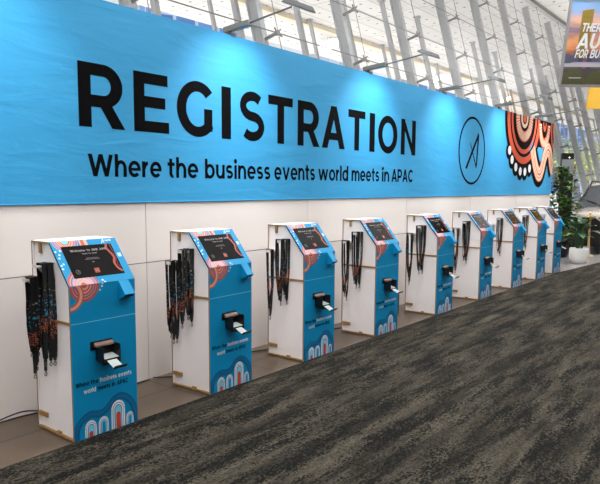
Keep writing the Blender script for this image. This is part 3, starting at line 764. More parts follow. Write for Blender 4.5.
for i, x in enumerate(mxs[1:], 1):
    dup(col0, (x, YB, 0), 0, 'leaning steel column behind the banner, %s from the left in the near row' % ORD[i], 'near row of leaning steel columns')
# horizontal tension cables
nn_ = Vector((0, -cos(LEAN), sin(LEAN)))
CN = ['lowest', 'second lowest', 'third lowest', 'fourth lowest', 'fourth highest', 'third highest', 'second highest', 'highest']
for i, z in enumerate(levels):
    mb = MB(); p = Vector((0, fy(z), z)) + nn_ * .31
    mb.tube([(mxs[0] - 2, p.y, p.z), (mxs[-1] + 6, p.y, p.z)], .009, 6)
    tag(mb.build('tension_cable', M['cable']), '%s horizontal steel cable strung along the leaning columns' % CN[i], 'cable', 'tension cables of the glass wall')
# panes
gx = [mxs[0] - 2.36] + mxs + [mxs[-1] + 2.36 * k for k in (1, 2, 3)]
for i in range(len(gx) - 1):
    mb = MB()
    lo = Vector((0, fy(.03), .03)) + nn_ * GOFF; hi = Vector((0, fy(ZT - .12), ZT - .12)) + nn_ * GOFF
    mb.poly([(gx[i] + .012, lo.y, lo.z), (gx[i + 1] - .012, lo.y, lo.z), (gx[i + 1] - .012, hi.y, hi.z), (gx[i] + .012, hi.y, hi.z)])
    tag(mb.build('window_%d' % (i + 1), M['glass']), kind='structure')
# outer rows of columns carrying the soffit
def outer_col(x, ytop, w, d, label, group, proto=[None, None]):
    k = 0 if w > .11 else 1
    if proto[k] is None:
        mb = MB(); b0 = -ZT * tl
        mb.v += [(sx * w / 2, sy * d / 2 + (b0 if z == 0 else 0), z - (.01 if z == 0 else 0)) for z in (0, ZT) for sx, sy in ((-1, -1), (1, -1), (1, 1), (-1, 1))]
        for q in ((0, 3, 2, 1), (4, 5, 6, 7), (0, 1, 5, 4), (1, 2, 6, 5), (2, 3, 7, 6), (3, 0, 4, 7)): mb.f.append(q); mb.m.append(0)
        mb.box(-w * .9, w * .9, -d * .8, d * .8, ZT - .035, ZT)
        proto[k] = mb.build('outer_column', M['steel'], bevel=.01)
        o = proto[k]
    else:
        o = proto[k].copy(); COL.objects.link(o)
    o.location = (x, ytop, 0)
    tag(o, label, 'column', group)
for k in range(22):
    outer_col(20.17 - 14.4 + 2.4 * k, 6.90, .12, .13, 'pale column outside the glass, %s from the left in the middle row' % ORD[k], 'middle row of outdoor columns')
for k in range(12):
    outer_col(8.1 + 5.0 * k, 9.9, .10, .11, 'thin pale column outside the glass, %s from the left in the outermost row' % ORD[k], 'outermost row of outdoor columns')
# glowing discs added under the soffit, standing in for reflections in the glass
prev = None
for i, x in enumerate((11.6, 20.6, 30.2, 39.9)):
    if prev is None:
        prev = thing('reflection_disc', '', 'lamp', (x, 10.78, ZT - .30))
        mb = MB(); mb.lathe([(.02, .28), (.02, .045), (.44, .03), (.46, .0), (.44, -.012)], n=32); mb.build('added_shell', mat('reflection_disc_white', (240, 242, 246), .4), prev, smooth=True)
        mb = MB(); mb.lathe([(.43, -.013), (.40, -.03), (.1, -.035)], n=32); mb.build('glow_face', mat('reflection_disc_glow', (246, 248, 255), .4, emit=(246, 250, 255), estr=4), prev, smooth=True)
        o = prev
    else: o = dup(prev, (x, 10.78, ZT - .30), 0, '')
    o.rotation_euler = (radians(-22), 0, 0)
    o['label'] = 'white glowing disc added as a glass reflection under the outer soffit, %s from the left' % ORD[i]; o['group'] = 'discs added as glass reflections'

# ------------------------------------------------------------------ ARM LAMPS ON THE BANNER TOP
fx = [2.0, 4.355, 6.808, 8.955, 11.228, 13.45]
def make_arm():
    a = thing('arm_lamp', '', 'lamp', (0, WY + .03, 2.985))
    mb = MB(); mb.box(-.03, .03, -.05, .05, 0, .03); mb.tube([(0, 0, .02), (0, -.02, .07)], .014, 8); mb.build('clamp', M['lamp_dark'], a)
    mb = MB(); mb.box(-.035, .035, -.26, .05, .045, .095, M=Matrix.Rotation(radians(-4), 4, 'X')); mb.build('driver_box', M['lamp_grey'], a, bevel=.006)
    mb = MB(); mb.tube([(0, -.24, .088), (0, -.50, .118), (0, -.72, .143)], .009, 8); mb.build('arm', M['dark_steel'], a, smooth=True)
    R = Matrix.Translation((0, -.80, .135)) @ Matrix.Rotation(radians(22), 4, 'X')
    mb = MB()
    i = len(mb.v); mb.v += [tuple(R @ Vector(p)) for p in [(-.15, -.085, -.012), (.15, -.085, -.012), (.15, .085, -.012), (-.15, .085, -.012), (-.11, -.06, .03), (.11, -.06, .03), (.11, .06, .03), (-.11, .06, .03)]]
    for q in ((0, 3, 2, 1), (4, 5, 6, 7), (0, 1, 5, 4), (1, 2, 6, 5), (2, 3, 7, 6), (3, 0, 4, 7)): mb.f.append(tuple(i + k for k in q)); mb.m.append(0)
    h = mb.build('lamp_head', M['lamp_dark'], a, bevel=.006)
    mb = MB(); mb.box(-.13, .13, -.07, .07, -.016, -.0125, M=R); mb.build('lens', M['lens'], h)
    return a
arms = []
a0 = make_arm()
for i, x in enumerate(fx):
    o = a0 if i == 0 else dup(a0, (x, WY + .03, 2.985), 0, '')
    o.location.x = x
    o['label'] = 'grey floodlight on an arm over the banner top, %s from the left' % ORD[i]; o['group'] = 'arm floodlights over the banner'
    l = bpy.data.lights.new('flood', 'SPOT'); l.energy = 80; l.spot_size = radians(100); l.spot_blend = .85; l.shadow_soft_size = .08; l.color = (.94, .98, 1)
    lo = bpy.data.objects.new('floodlight_beam', l); COL.objects.link(lo); lo.parent = o; lo.location = (0, -.80, .105)
    d = Vector((0, .80, -.85)); lo.rotation_euler = d.to_track_quat('-Z', 'Y').to_euler()

# ------------------------------------------------------------------ HANGING SIGNS
def cam_ray(u, v, depth):
    yaw, pitch, roll, f = .8791, -.11055, .00147, 626.9
    fw = Vector((sin(yaw) * cos(pitch), cos(yaw) * cos(pitch), sin(pitch))); r = Vector((cos(yaw), -sin(yaw), 0)); up = r.cross(fw)
    return Vector((0, -3.3746, 1.6)) + (fw + r * ((u - 270.88) / f) + up * ((257.92 - v) / f)) * depth
def poster_mat():
    m = bpy.data.materials.new('dusk_sky_print'); m.use_nodes = True
    nt = m.node_tree; b = nt.nodes['Principled BSDF']; b.inputs['Roughness'].default_value = .4
    tc = nt.nodes.new('ShaderNodeTexCoord'); sx = nt.nodes.new('ShaderNodeSeparateXYZ'); nt.links.new(tc.outputs['Object'], sx.inputs[0])
    n = nt.nodes.new('ShaderNodeTexNoise'); n.inputs['Scale'].default_value = 3; n.inputs['Detail'].default_value = 5
    mp = nt.nodes.new('ShaderNodeMapping'); mp.inputs['Scale'].default_value = (.6, 1, 2.4); nt.links.new(tc.outputs['Object'], mp.inputs['Vector']); nt.links.new(mp.outputs['Vector'], n.inputs['Vector'])
    ml = nt.nodes.new('ShaderNodeMath'); ml.operation = 'MULTIPLY_ADD'; ml.inputs[1].default_value = .45; nt.links.new(n.outputs['Fac'], ml.inputs[0]); nt.links.new(sx.outputs['Z'], ml.inputs[2])
    r = nt.nodes.new('ShaderNodeValToRGB'); e = r.color_ramp.elements
    sc = nt.nodes.new('ShaderNodeMath'); sc.operation = 'MULTIPLY'; sc.inputs[1].default_value = .5; nt.links.new(ml.outputs[0], sc.inputs[0]); nt.links.new(sc.outputs[0], r.inputs['Fac'])
    e[0].position = .40; e[0].color = lin((150, 92, 72)); e[1].position = .86; e[1].color = lin((112, 162, 214))
    for p, c in ((.52, (222, 150, 96)), (.60, (120, 106, 128)), (.68, (214, 166, 140)), (.76, (140, 160, 196))):
        q = e.new(p); q.color = lin(c)
    nt.links.new(r.outputs['Color'], b.inputs['Base Color']); return m
dep = 12.3
tlp = cam_ray(575.8, 7.7, dep); blp = cam_ray(560, 84.7, dep)
yaw = .8791
rx = Vector((cos(yaw - .03), -sin(yaw - .03), 0))
PW = 2.35; PH = 1.52
ps = thing('hanging_sign', 'hanging city skyline poster with white capitals at the upper right', 'sign', blp)
ps.rotation_euler = (0, 0, -(yaw - .03))
tilt = .20                               # the top leans towards the viewer
lean_y = lambda z: -z * tilt
def PP(x, z, l=0): return (x, lean_y(z) - .0012 * l, z)
mb = MB()
fw_ = .03
i = len(mb.v)
mb.prism_x([(lean_y(0), 0), (lean_y(PH), PH), (lean_y(PH) + .05, PH + .0), (.05, 0)], 0, PW, 0)
fr = mb.build('sign_panel', poster_mat(), ps)
mb = MB()
for (x0, x1, z0, z1) in ((-.02, PW + .02, -.03, .012), (-.02, PW + .02, PH - .012, PH + .045), (-.025, .012, -.03, PH + .045), (PW - .012, PW + .025, -.03, PH + .045)):
    mb.prism_x([(lean_y(z0) - .012, z0), (lean_y(z1) - .012, z1), (lean_y(z1) + .055, z1), (lean_y(z0) + .055, z0)], x0, x1)
mb.build('frame', mat('sign_frame', (150, 150, 152), .4, metal=.4), ps)
mb = MB(); k_ = lambda P, l, mi: flat(mb, clip2(P, .012, PW - .012, .012, PH - .012), lambda x, z: PP(x, z, l), mi)
k_(rect2(0, PW, 0, .50), 1, 0)                                                   # dark lower city
rr = random.Random(3)
for k in range(26): 
    x = k * .09; h = .52 + rr.random() * .22; k_(rect2(x, x + .1, .3, h), 2, rr.choice([1, 2, 6]))
k_(rect2(.23, .45, .5, 1.34), 3, 3); k_([[(.23, 1.34), (.45, 1.37), (.45, 1.34)]], 3, 3)
for k in range(6): k_(rect2(.25, .43, .62 + k * .12, .63 + k * .12), 4, 7)
k_([[(.02, .40), (1.0, .40), (.84, .335), (.02, .335)]], 4, 4); k_([[(.10, .40), (.90, .40), (.98, .425), (.2, .425)]], 4, 8)
for k in range(80):
    x = rr.random() * PW; z = rr.random() * .26; k_(disc2(x, z, .05 + rr.random() * .05, .04 + rr.random() * .03, 9), 5, rr.choice([5, 5, 9]))
for k in range(14):
    x = 1.0 + rr.random() * 1.2; z = .12 + rr.random() * .3; k_(disc2(x, z, .05 + rr.random() * .04, .07, 9), 6, rr.choice([10, 5, 10]))
mb.build('city_picture', [mat('p_dark', (74, 66, 66), .4), mat('p_navy', (62, 62, 86), .4), mat('p_mauve', (112, 84, 92), .4), mat('p_ochre', (134, 112, 46), .4), mat('p_white', (176, 168, 172), .4), mat('p_green', (80, 82, 54), .4), mat('p_slate', (80, 82, 104), .4), mat('p_brown', (112, 92, 40), .4), mat('p_bluewhite', (150, 150, 172), .4), mat('p_olive', (84, 80, 46), .4), mat('p_tan', (128, 98, 74), .4)], ps)
mb = MB()
def st(w, a, b_, z, h): flat(mb, word2(w, a, b_, z, h, gap=.07, shear=.16), lambda x, z: PP(x, z, 8))
st("THERE'S", .25, .84, .97, .152); st('NOTHING', .92, 1.52, .97, .152); st('LIKE', 1.60, 1.92, .97, .152)
st('AUSTRALIA', .195, 2.02, .665, .275)
st('FOR', .195, .44, .497, .157); st('BUSINESS', .49, 1.14, .497, .157); st('EVENTS', 1.21, 1.70, .497, .157)
mb.build('sign_lettering', M['paper'], ps)
mb = MB(); flat(mb, rect2(.14, .38, .128, .140), lambda x, z: PP(x, z, 8)); mb.build('small_print', M['paper'], ps)
for x in (.22, 1.3, 2.1):
    mb = MB(); wp = (x, lean_y(PH) + .02, PH + .04); mb.box(x - .03, x + .03, lean_y(PH) - .01, lean_y(PH) + .05, PH + .03, PH + .09)
    mb.tube([wp, (x, lean_y(PH) + .02, ZT - blp.z)], .006, 6); mb.build('hanger', M['cardark'], ps)
# yellow board farther along
d2 = 19.0
yl = cam_ray(586, 108.5, d2)
ys = thing('hanging_sign', 'plain yellow board hanging behind the city poster', 'sign', yl); ys.rotation_euler = (0, 0, -(yaw - .03))
mb = MB(); YW, YH = 4.3, 1.35
mb.prism_x([(0, 0), (-YH * .2, YH), (-YH * .2 + .05, YH), (.05, 0)], 0, YW); mb.build('board', mat('yellow_board', (214, 168, 62), .45, var=.04, vscale=3), ys)
for x in (.3, 3.9):
    mb = MB(); mb.tube([(x, -YH * .2 + .03, YH), (x, -YH * .2 + .03, ZT - yl.z)], .006, 6); mb.build('hanger', M['cardark'], ys)

# ------------------------------------------------------------------ PLANTS, PYLON, STANCHION
def leaf(mb, p, d, up, L, W, mi=0, droop=.3):
    d = d.normalized(); s = d.cross(up); s = s.normalized() if s.length > 1e-4 else Vector((1, 0, 0)); n = s.cross(d).normalized()
    q = [p + d * L * t - Vector((0, 0, 1)) * droop * L * t * t for t in (0, .33, .7, 1)]
    w = [.08, .5, .42, .02]
    A = [(q[k] + s * W * w[k] + n * W * .12 * w[k], q[k] - s * W * w[k] + n * W * .12 * w[k]) for k in range(4)]
    for k in range(3):
        mb.poly([A[k][0], q[k], q[k + 1], A[k + 1][0]], mi); mb.poly([q[k], A[k][1], A[k + 1][1], q[k + 1]], mi)
rl = random.Random(11)
pp = cam_ray(578.5, 262, 13.55); 
pl = thing('potted_plant', 'broad-leaved plant in a white round pot on the floor beyond the kiosks', 'plant', (pp.x, pp.y, .0))
mb = MB(); mb.lathe([(.11, 0), (.15, .01), (.19, .10), (.205, .20), (.195, .30), (.185, .335), (.17, .335), (.165, .29), (.02, .285)], n=28); mb.build('pot', M['pot'], pl, smooth=True)
mb = MB(); mb.lathe([(.166, .285), (.165, .30), (.02, .305)], n=20); mb.build('soil', M['soil'], pl)
mb = MB(); stm = MB()
for k in range(34):
    a = rl.random() * 2 * pi; el = rl.uniform(.1, 1.3); h0 = rl.uniform(.30, .58)
    d = Vector((cos(a) * cos(el), sin(a) * cos(el), sin(el)))
    base = Vector((rl.uniform(-.06, .06), rl.uniform(-.06, .06), .30)); mid = base + Vector((d.x * .2, d.y * .2, h0 - .1 + .18 * sin(el)))
    stm.tube([base, (base + mid) / 2 + Vector((0, 0, .03)), mid], .006, 5)
    leaf(mb, mid, d, Vector((0, 0, 1)), rl.uniform(.22, .40), rl.uniform(.11, .17), 0 if rl.random() < .8 else 1, .5)
mb.build('leaves', [M['leaf'], M['leaf2']], pl, smooth=True); stm.build('stems', M['leaf'], pl)

def bush(name, label, c, H, R, n, mats, trunk, parts=('foliage', 'stem'), lw=(.10, .20), z0=.35, pot=False, cat='plant'):
    o = thing(name, label, cat, c); mb = MB()
    for k in range(n):
        t = rl.random(); z = z0 + (H - z0) * t; rr_ = R * sqrt(max(.05, 1 - abs(2 * t - .85) ** 2.2)) * sqrt(rl.random()) 
        a = rl.random() * 2 * pi
        p = Vector((rr_ * cos(a), rr_ * sin(a), z))
        d = Vector((cos(a) + rl.uniform(-.6, .6), sin(a) + rl.uniform(-.6, .6), rl.uniform(-.2, .9)))
        L = rl.uniform(*lw); leaf(mb, p, d, Vector((0, 0, 1)), L, L * .5, rl.randrange(len(mats)), .3)
    mb.build(parts[0], mats, o, smooth=True)
    mb = MB(); base = .28 if pot else 0
    mb.tube([(0, 0, base), (.02, .01, H * .4), (0, -.02, H * .85)], [trunk, trunk * .7, trunk * .25], 8); mb.build(parts[1], M['bark'], o, smooth=True)
    if pot:
        mb = MB(); mb.lathe([(.14, 0), (.17, .02), (.20, .30), (.18, .30), (.17, .27), (.02, .265)], n=24); mb.build('pot', M['black'], o, smooth=True)
    return o
sp = cam_ray(559.0, 262, 14.75)
bush('leafy_shrub', 'tall dark green shrub standing just past the end of the banner wall', (sp.x, sp.y, 0), 2.10, .38, 850, [M['leaf'], M['leaf'], M['leaf2']], .03, pot=True)

py_ = cam_ray(565.5, 200, 16.0)
py_.x = 16.27; py_.y = .86
pg = thing('pylon_sign', 'black upright sign post with a grey picture near its top behind the shrub', 'sign', (py_.x, py_.y, 0), -yaw)
mb = MB(); mb.box(-.145, .145, -.04, .04, 0, 2.45); mb.build('pylon_body', M['black'], pg, bevel=.006)
mb = MB(); mb.box(-.22, .22, -.12, .12, 0, .03); mb.build('foot_plate', M['black'], pg)
mb = MB(); gy = mat('grey_print', (128, 134, 138), .45)
mb.box(-.14, .14, -.044, -.04, 2.10, 2.30); mb.box(.02, .14, -.044, -.04, 1.92, 2.10); mb.build('picture', gy, pg)
mb = MB(); mb.lathe([(.016, 0), (.016, .004)], n=12); o = mb.build('small_light', mat('small_lamp', (240, 230, 200), .3, emit=(255, 235, 190), estr=3), pg, loc=(.03, -.045, 2.345)); o.rotation_euler = (pi / 2, 0, 0)
mb = MB()
ft = mat('faint_text', (96, 84, 88), .5)
for z, a, b_ in ((1.76, -.10, .02), (1.64, -.11, .09)):
    mb = MB(); mb.box(a, b_, -.044, -.04, z, z + .03); mb.build('faint_text_line', ft, pg)

sq = cam_ray(588, 254.9, 15.0)
sn = thing('stanchion', 'brass rope stanchion standing in front of the silver car', 'stanchion', (sq.x, sq.y, 0))
mb = MB(); mb.lathe([(.16, 0), (.16, .015), (.05, .035), (.026, .06), (.024, .92), (.04, .93), (.04, .965), (.02, .985), (.035, 1.005), (.02, 1.04), (.003, 1.045)], n=20); mb.build('post', M['gold'], sn, smooth=True)
mb = MB(); mb.tube([(-.09, .07, .94), (.09, -.07, .94)], .012, 8); mb.tube([(-.09, .07, .94), (-.1, .078, .97)], .014, 8); mb.tube([(.09, -.07, .94), (.1, -.078, .97)], .014, 8); mb.build('rope_hook', M['gold'], sn, smooth=True)
mb = MB()
e0 = Vector((sq.x + .11, sq.y - .09, .93)); e1 = Vector((sq.x + .45, sq.y - 1.9, .93))
mb.tube([e0 + (e1 - e0) * (k / 12) - Vector((0, 0, 1.6 * (k / 12) * (1 - k / 12))) for k in range(13)], .016, 8)
tag(mb.build('barrier_rope', mat('pale_rope', (170, 162, 150), .7), smooth=True), 'pale barrier rope sagging from the brass stanchion', 'rope')
sn2 = dup(sn, (e1.x + .11, e1.y - .10, 0), 0, 'brass rope stanchion at the far right end of the sagging rope')

# ------------------------------------------------------------------ CAR (faces the camera end of the hall)
cx0, cyc = 16.85, .21
car = thing('car', 'silver four-wheel-drive car parked on the hall floor behind the brass stanchion', 'car', (cx0, cyc, 0))
def loft(secs, cap=True):
    mb = MB(); n = len(secs[0][1])
    for x, pr in secs:
        full = [(x if len(p) == 2 else x + p[2], p[0], p[1]) for p in pr] + [(x if len(p) == 2 else x + p[2], -p[0], p[1]) for p in reversed(pr)]
        mb.v += full
    m_ = 2 * n
    for k in range(len(secs) - 1):
        for j in range(m_): mb.f.append((k * m_ + j, k * m_ + (j + 1) % m_, (k + 1) * m_ + (j + 1) % m_, (k + 1) * m_ + j)); mb.m.append(0)
    if cap:
        mb.f.append(tuple(reversed(range(m_)))); mb.m.append(0)
        e = (len(secs) - 1) * m_; mb.f.append(tuple(e + j for j in range(m_))); mb.m.append(0)
    return mb
def sec(w, zb, zs, zt, cr=.05): return [(w * .5, zb), (w * .94, zb + .05), (w, zb + .2), (w, zs), (w - .05, zt - .04), (w * .55, zt + cr * .5), (.0001, zt + cr)]
body = loft([(.0, sec(.74, .36, .80, .93, .02)), (.10, sec(.86, .30, .86, .985, .03)), (.35, sec(.92, .27, .92, 1.02, .04)), (.75, sec(.925, .27, .96, 1.06, .05)), (1.15, sec(.925, .27, 1.0, 1.10, .05)), (2.4, sec(.925, .27, 1.02, 1.12, .04)), (3.6, sec(.92, .28, 1.04, 1.14, .04)), (4.4, sec(.90, .32, 1.04, 1.14, .03)), (4.62, sec(.82, .40, .98, 1.08, .02))])
body.build('body', M['carpaint'], car, smooth=True)
roof = loft([(1.82, [(.60, 1.66), (.66, 1.665), (.64, 1.70), (.4, 1.735), (.0001, 1.745)]), (2.3, [(.62, 1.67), (.69, 1.68), (.67, 1.73), (.42, 1.775), (.0001, 1.785)]), (3.4, [(.62, 1.66), (.69, 1.67), (.67, 1.72), (.42, 1.765), (.0001, 1.775)]), (4.3, [(.58, 1.60), (.65, 1.61), (.62, 1.65), (.4, 1.69), (.0001, 1.70)])])
roof.build('roof', M['carpaint'], car, smooth=True)
gh = loft([(1.08, [(.80, 1.05), (.81, 1.08), (.78, 1.10), (.4, 1.12), (.0001, 1.13)]), (1.84, [(.80, 1.05), (.66, 1.66), (.62, 1.69), (.4, 1.72), (.0001, 1.73)]), (3.4, [(.80, 1.05), (.66, 1.66), (.62, 1.70), (.4, 1.74), (.0001, 1.75)]), (4.28, [(.78, 1.08), (.62, 1.60), (.6, 1.64), (.4, 1.67), (.0001, 1.68)]), (4.52, [(.74, 1.06), (.74, 1.08), (.72, 1.09), (.4, 1.10), (.0001, 1.11)])])
gh.build('windows', M['carglass'], car)
for sg in (-1, 1):
    mb = MB(); mb.tube([(1.06, sg * .80, 1.09), (1.85, sg * .655, 1.69)], .035, 6); mb.build('windscreen_pillar', M['cardark'], car)
    mb = MB(); mb.tube([(1.9, sg * .66, 1.72), (2.1, sg * .68, 1.80), (3.9, sg * .66, 1.78), (4.1, sg * .64, 1.71)], .022, 6); mb.build('roof_rail', M['cardark'], car)
    mb = MB(); mb.box(1.32, 1.52, sg * .93 - .10, sg * .93 + .10, 1.10, 1.26); mb.build('wing_mirror', M['carpaint'], car, bevel=.03)
    mb = MB(); mb.box(.015, .20, sg * .66 - .17, sg * .66 + .17, .78, .92); mb.build('headlamp', M['headlamp'], car, bevel=.03)
    for xx in (.92, 3.72):
        mb = MB(); Rw = Matrix.Translation((xx, sg * .80, .36)) @ Matrix.Rotation(pi / 2, 4, 'X')
        mb.lathe([(.20, -.11), (.34, -.11), (.365, -.08), (.365, .08), (.34, .11), (.20, .11)], n=28); mb.v = [tuple(Rw @ Vector(p)) for p in mb.v]
        w_ = mb.build('wheel', M['tyre'], car, smooth=True)
        mb = MB(); mb.lathe([(.02, .125 * 1), (.21, .112), (.22, -.112), (.02, -.125)], n=20); mb.v = [tuple(Rw @ Vector(p)) for p in mb.v]; mb.build('rim', M['chrome'], w_)
mb = MB(); mb.box(1.80, 1.90, -.30, .30, 1.745, 1.785); mb.build('roof_strip', M['amber'], car, bevel=.01)
mb = MB(); mb.box(-.03, .12, -.80, .80, .40, .90); mb.build('grille', M['cardark'], car, bevel=.02)
mb = MB(); mb.prism_x([(-.90, .20), (.90, .20), (.90, .72), (.5, .60), (-.5, .60), (-.90, .72)], -.06, .45); mb.build('bumper', M['cardark'], car, bevel=.03)
mb = MB(); mb.tube([(1.02, -.62, 1.13), (1.32, -.10, 1.33)], .012, 6); mb.tube([(1.02, .05, 1.14), (1.30, .60, 1.30)], .012, 6); mb.build('wiper', M['cardark'], car)

# ------------------------------------------------------------------ OUTDOORS: person, trees, buildings
pc = cam_ray(576.5, 200, 31.0)
def person(loc, rz):
    root = thing('person', 'person in a light blue shirt standing outside the glass wall', 'person', loc, rz)
    V = [(0, 0, .92), (0, 0, 1.10), (0, 0, 1.32), (0, 0, 1.42), (0, -.005, 1.49), (0, -.01, 1.57), (0, -.01, 1.66)]
    E = [(k, k + 1) for k in range(6)]; r = [.15, .135, .155, .11, .055, .088, .075]
    for sg in (-1, 1):
        b0 = len(V); V += [(sg * .19, 0, 1.38), (sg * .25, .02, 1.12), (sg * .25, -.05, .88), (sg * .25, -.07, .80)]; r += [.062, .045, .034, .028]; E += [(3, b0), (b0, b0 + 1), (b0 + 1, b0 + 2), (b0 + 2, b0 + 3)]
        b1 = len(V); V += [(sg * .10, 0, .82), (sg * .105, -.01, .48), (sg * .11, .02, .08), (sg * .115, -.10, .035)]; r += [.095, .062, .042, .035]; E += [(0, b1), (b1, b1 + 1), (b1 + 1, b1 + 2), (b1 + 2, b1 + 3)]
    me = bpy.data.meshes.new('body'); me.from_pydata(V, E, []); o = bpy.data.objects.new('body_tmp', me); COL.objects.link(o)
    o.modifiers.new('skin', 'SKIN'); sd = o.modifiers.new('sub', 'SUBSURF'); sd.levels = 2
    for k, rv in enumerate(r): me.skin_vertices[0].data[k].radius = (rv, rv * .8); 
    me.skin_vertices[0].data[0].use_root = True
    dg = bpy.context.evaluated_depsgraph_get(); dg.update(); ev = bpy.data.meshes.new_from_object(o.evaluated_get(dg))
    bpy.data.objects.remove(o)
    for m_ in (mat('skin', (206, 158, 132), .5), mat('shirt', (164, 190, 226), .7), mat('trousers', (44, 48, 62), .8), mat('shoes', (30, 28, 28), .5)): ev.materials.append(m_)
    for p in ev.polygons:
        c = p.center; p.use_smooth = True
        p.material_index = 3 if c.z < .09 else (2 if c.z < .94 and abs(c.x) < .2 else (0 if (c.z > 1.46 or (abs(c.x) > .2 and c.z < 1.12)) else 1))
    b = bpy.data.objects.new('body', ev); COL.objects.link(b); b.parent = root
    mb = MB(); mb.lathe([(.088, .0), (.093, .05), (.08, .10), (.045, .13), (.005, .138)], (0, .012, 1.60), 16); mb.build('hair', mat('hair', (112, 74, 50), .8), root, smooth=True)
    mb = MB(); mb.tube([(0, -.08, 1.60), (0, -.105, 1.575), (0, -.085, 1.565)], .012, 6); mb.build('nose', ev.materials[0], root)
person((pc.x, pc.y, 0), -.6)

def tree(x, y, H, R, mats, label, n=420):
    o = thing('tree', label, 'tree', (x, y, -.01), 0, 'trees beyond the glass wall'); mb = MB()
    for k in range(n):
        u = rl.uniform(-1, 1); a = rl.random() * 2 * pi; rr_ = R * rl.random() ** .33; s_ = sqrt(1 - u * u)
        p = Vector((rr_ * s_ * cos(a), rr_ * s_ * sin(a), H * .62 + rr_ * u * H * .38 / R))
        L = R * rl.uniform(.16, .32); leaf(mb, p, Vector((cos(a), sin(a), rl.uniform(-.4, .6))), Vector((0, 0, 1)), L, L * .7, rl.randrange(len(mats)), .3)
    mb.build('crown', mats, o)
    mb = MB(); mb.tube([(0, 0, 0), (.1, 0, H * .35), (0, .1, H * .7)], [R * .09, R * .07, R * .03], 8); mb.build('trunk', M['bark'], o)
M['leaf4'] = mat('leaf_lime', (166, 188, 76), .5, var=.35, vscale=.5)
tl_ = [(558, 96, 9.5, 2.6, 'yellow-green tree outside, leftmost beyond the shrub'), (574, 80, 7.6, 2.3, 'low yellow-green tree outside beside the black sign post'), (587, 120, 11.0, 3.2, 'round yellow-green tree outside behind the car roof'), (604, 66, 6.4, 2.0, 'yellow-green tree outside at the right edge above the car'), (622, 96, 10, 3.0, 'outdoor tree just past the right edge of the view')]
for u, d, H, R, lb in tl_:
    p = cam_ray(u, 190, d); tree(p.x, p.y, H, R, [M['leaf3'], M['leaf4'], M['leaf3']], lb)
def bld_mat(name, c1, c2, mort, w, h):
    m = bpy.data.materials.new(name); m.use_nodes = True; nt = m.node_tree; b = nt.nodes['Principled BSDF']; b.inputs['Roughness'].default_value = .35
    tc = nt.nodes.new('ShaderNodeTexCoord'); sx = nt.nodes.new('ShaderNodeSeparateXYZ'); ad = nt.nodes.new('ShaderNodeMath'); ad.operation = 'ADD'; cb = nt.nodes.new('ShaderNodeCombineXYZ')
    nt.links.new(tc.outputs['Object'], sx.inputs[0]); nt.links.new(sx.outputs['X'], ad.inputs[0]); nt.links.new(sx.outputs['Y'], ad.inputs[1]); nt.links.new(ad.outputs[0], cb.inputs['X']); nt.links.new(sx.outputs['Z'], cb.inputs['Y'])
    br = nt.nodes.new('ShaderNodeTexBrick'); br.offset = 0; br.inputs['Scale'].default_value = 1; br.inputs['Brick Width'].default_value = w; br.inputs['Row Height'].default_value = h; br.inputs['Mortar Size'].default_value = .25
    br.inputs['Color1'].default_value = lin(c1); br.inputs['Color2'].default_value = lin(c2); br.inputs['Mortar'].default_value = lin(mort)
    nt.links.new(cb.outputs[0], br.inputs['Vector']); nt.links.new(br.outputs['Color'], b.inputs['Base Color']); return m
bm1 = bld_mat('blue_tower_glass', (92, 150, 214), (60, 110, 186), (176, 200, 226), 3.2, 3.6)
bm2 = bld_mat('pale_tower', (150, 172, 206), (196, 206, 224), (214, 216, 226), 4.0, 3.4)
def building(x, y, w, d, h, m, label, rz=0):
    o = thing('office_tower', label, 'building', (x, y, -.01), rz, 'towers outside the glass wall')
    mb = MB(); mb.box(-w / 2, w / 2, -d / 2, d / 2, 0, h); mb.build('facade', m, o)
    mb = MB(); mb.box(-w / 2 - .3, w / 2 + .3, -d / 2 - .3, d / 2 + .3, h, h + .8); mb.box(-w * .2, w * .2, -d * .2, d * .2, h + .8, h + 4); mb.build('roof', M['steel'], o)
for u, v, d, w, dd, m, lb in ((184, 6, 92, 12, 12, bm1, 'blue glass tower outside, showing above the left part of the banner'), (586, 122, 210, 22, 22, bm1, 'blue glass tower outside, behind the trees to the right'), (566, 132, 240, 14, 20, bm2, 'pale office block outside, left of the far blue tower'), (622, 136, 150, 12, 12, bm2, 'pale office block outside at the right edge'), (340, 58, 120, 9, 9, bm2, 'pale tower outside, barely showing above the middle of the banner'), (432, 82, 120, 10, 10, bm1, 'small blue tower outside, above the banner near the round logo')):
    p = cam_ray(u, v, d); building(p.x, p.y, w, dd, max(p.z, 6), m, lb, -.4)

# ------------------------------------------------------------------ LIGHT
W = bpy.data.worlds.new('sky'); S.world = W; W.use_nodes = True
bg = W.node_tree.nodes['Background']; nt = W.node_tree
sk = nt.nodes.new('ShaderNodeTexSky'); sk.sky_type = 'HOSEK_WILKIE'; sk.turbidity = 6; sk.ground_albedo = .5
sk.sun_direction = (.2, .75, .75)
mxn = nt.nodes.new('ShaderNodeMix'); mxn.data_type = 'RGBA'; mxn.inputs['Factor'].default_value = .75; mxn.inputs['B'].default_value = (1.0, 1.03, 1.08, 1)
nt.links.new(sk.outputs[0], mxn.inputs['A']); nt.links.new(mxn.outputs['Result'], bg.inputs['Color']); bg.inputs['Strength'].default_value = 1.15
sl = bpy.data.lights.new('sun', 'SUN'); sl.energy = 8.0; sl.angle = .01; sl.color = (1, .965, .93)
so = bpy.data.objects.new('sun', sl); COL.objects.link(so); so.rotation_euler = Vector((-.25, -.62, -1.0)).to_track_quat('-Z', 'Y').to_euler(); so.location = (20, 40, 40)
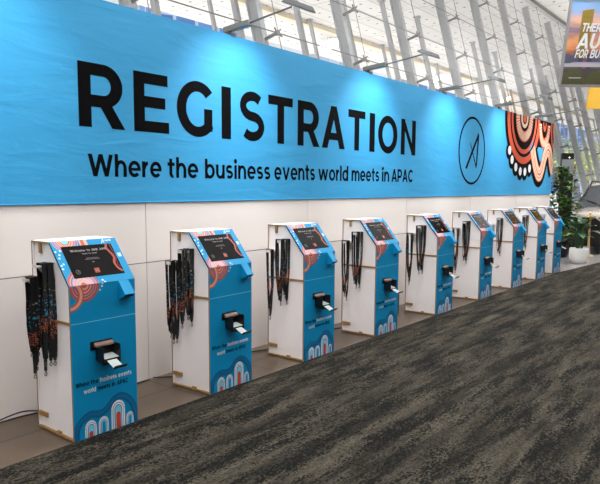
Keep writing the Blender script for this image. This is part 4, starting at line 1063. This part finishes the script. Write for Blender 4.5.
# unseen fill lamps added over the hall, brightening what lies below and the ceiling
first = None
for i, (x, yl_) in enumerate([(x, y) for y in (-.32, -4.3) for x in (-4, 2, 8, 14, 20, 26)]):
    if first is None:
        first = thing('fill_luminaire', '', 'lamp', (x, yl_, ZT - 1.7))
        mb = MB(); mb.box(-2.2, 2.2, -.3, .3, .05, .14); mb.tube([(-1.8, 0, .1), (-1.8, 0, 1.7)], .01, 6); mb.tube([(1.8, 0, .1), (1.8, 0, 1.7)], .01, 6); mb.build('added_shell', M['paper'], first)
        o = first
    else: o = dup(first, (x, yl_, ZT - 1.7), 0, '')
    o['label'] = 'unseen long fill lamp added over the hall, %s from the left in the %s line' % (ORD[i % 6], 'wall-side' if i < 6 else 'hall-side'); o['group'] = 'fill lamps added over the hall'
    l = bpy.data.lights.new('overhead_fill', 'AREA'); l.shape = 'RECTANGLE'; l.size = 4.3; l.size_y = .45; l.energy = 120 if i < 6 else 46; l.color = (1, .98, .955)
    lo = bpy.data.objects.new('fill_down', l); COL.objects.link(lo); lo.parent = o; lo.location = (0, 0, .045)
    l = bpy.data.lights.new('ceiling_fill', 'AREA'); l.shape = 'RECTANGLE'; l.size = 4.3; l.size_y = .55; l.energy = 150; l.color = (1, .99, .98)  # upward fill added to brighten the ceiling
    lo = bpy.data.objects.new('fill_up', l); COL.objects.link(lo); lo.parent = o; lo.location = (0, 0, .145); lo.rotation_euler = (pi, 0, 0)

# ------------------------------------------------------------------ CAMERA
cd = bpy.data.cameras.new('camera'); cam = bpy.data.objects.new('camera', cd); COL.objects.link(cam)
cd.sensor_fit = 'HORIZONTAL'; cd.sensor_width = 36; cd.lens = 626.92 / 600 * 36
cd.shift_x = (300 - 270.88) / 600; cd.shift_y = (257.92 - 242) / 600
cd.clip_end = 1000
yaw, pitch, roll = .8791, -.11055, .00147
fw = Vector((sin(yaw) * cos(pitch), cos(yaw) * cos(pitch), sin(pitch))); r = Vector((cos(yaw), -sin(yaw), 0)); up = r.cross(fw)
r2 = r * cos(roll) + up * sin(roll); u2 = -r * sin(roll) + up * cos(roll)
mw = Matrix((r2, u2, -fw)).transposed().to_4x4(); mw.translation = (0, -3.3746, 1.6)
cam.matrix_world = mw
S.camera = cam
S.view_settings.view_transform = 'Standard'; S.view_settings.look = 'None'; S.view_settings.gamma = 1; S.view_settings.use_curve_mapping = False
S.view_settings.exposure = -0.3
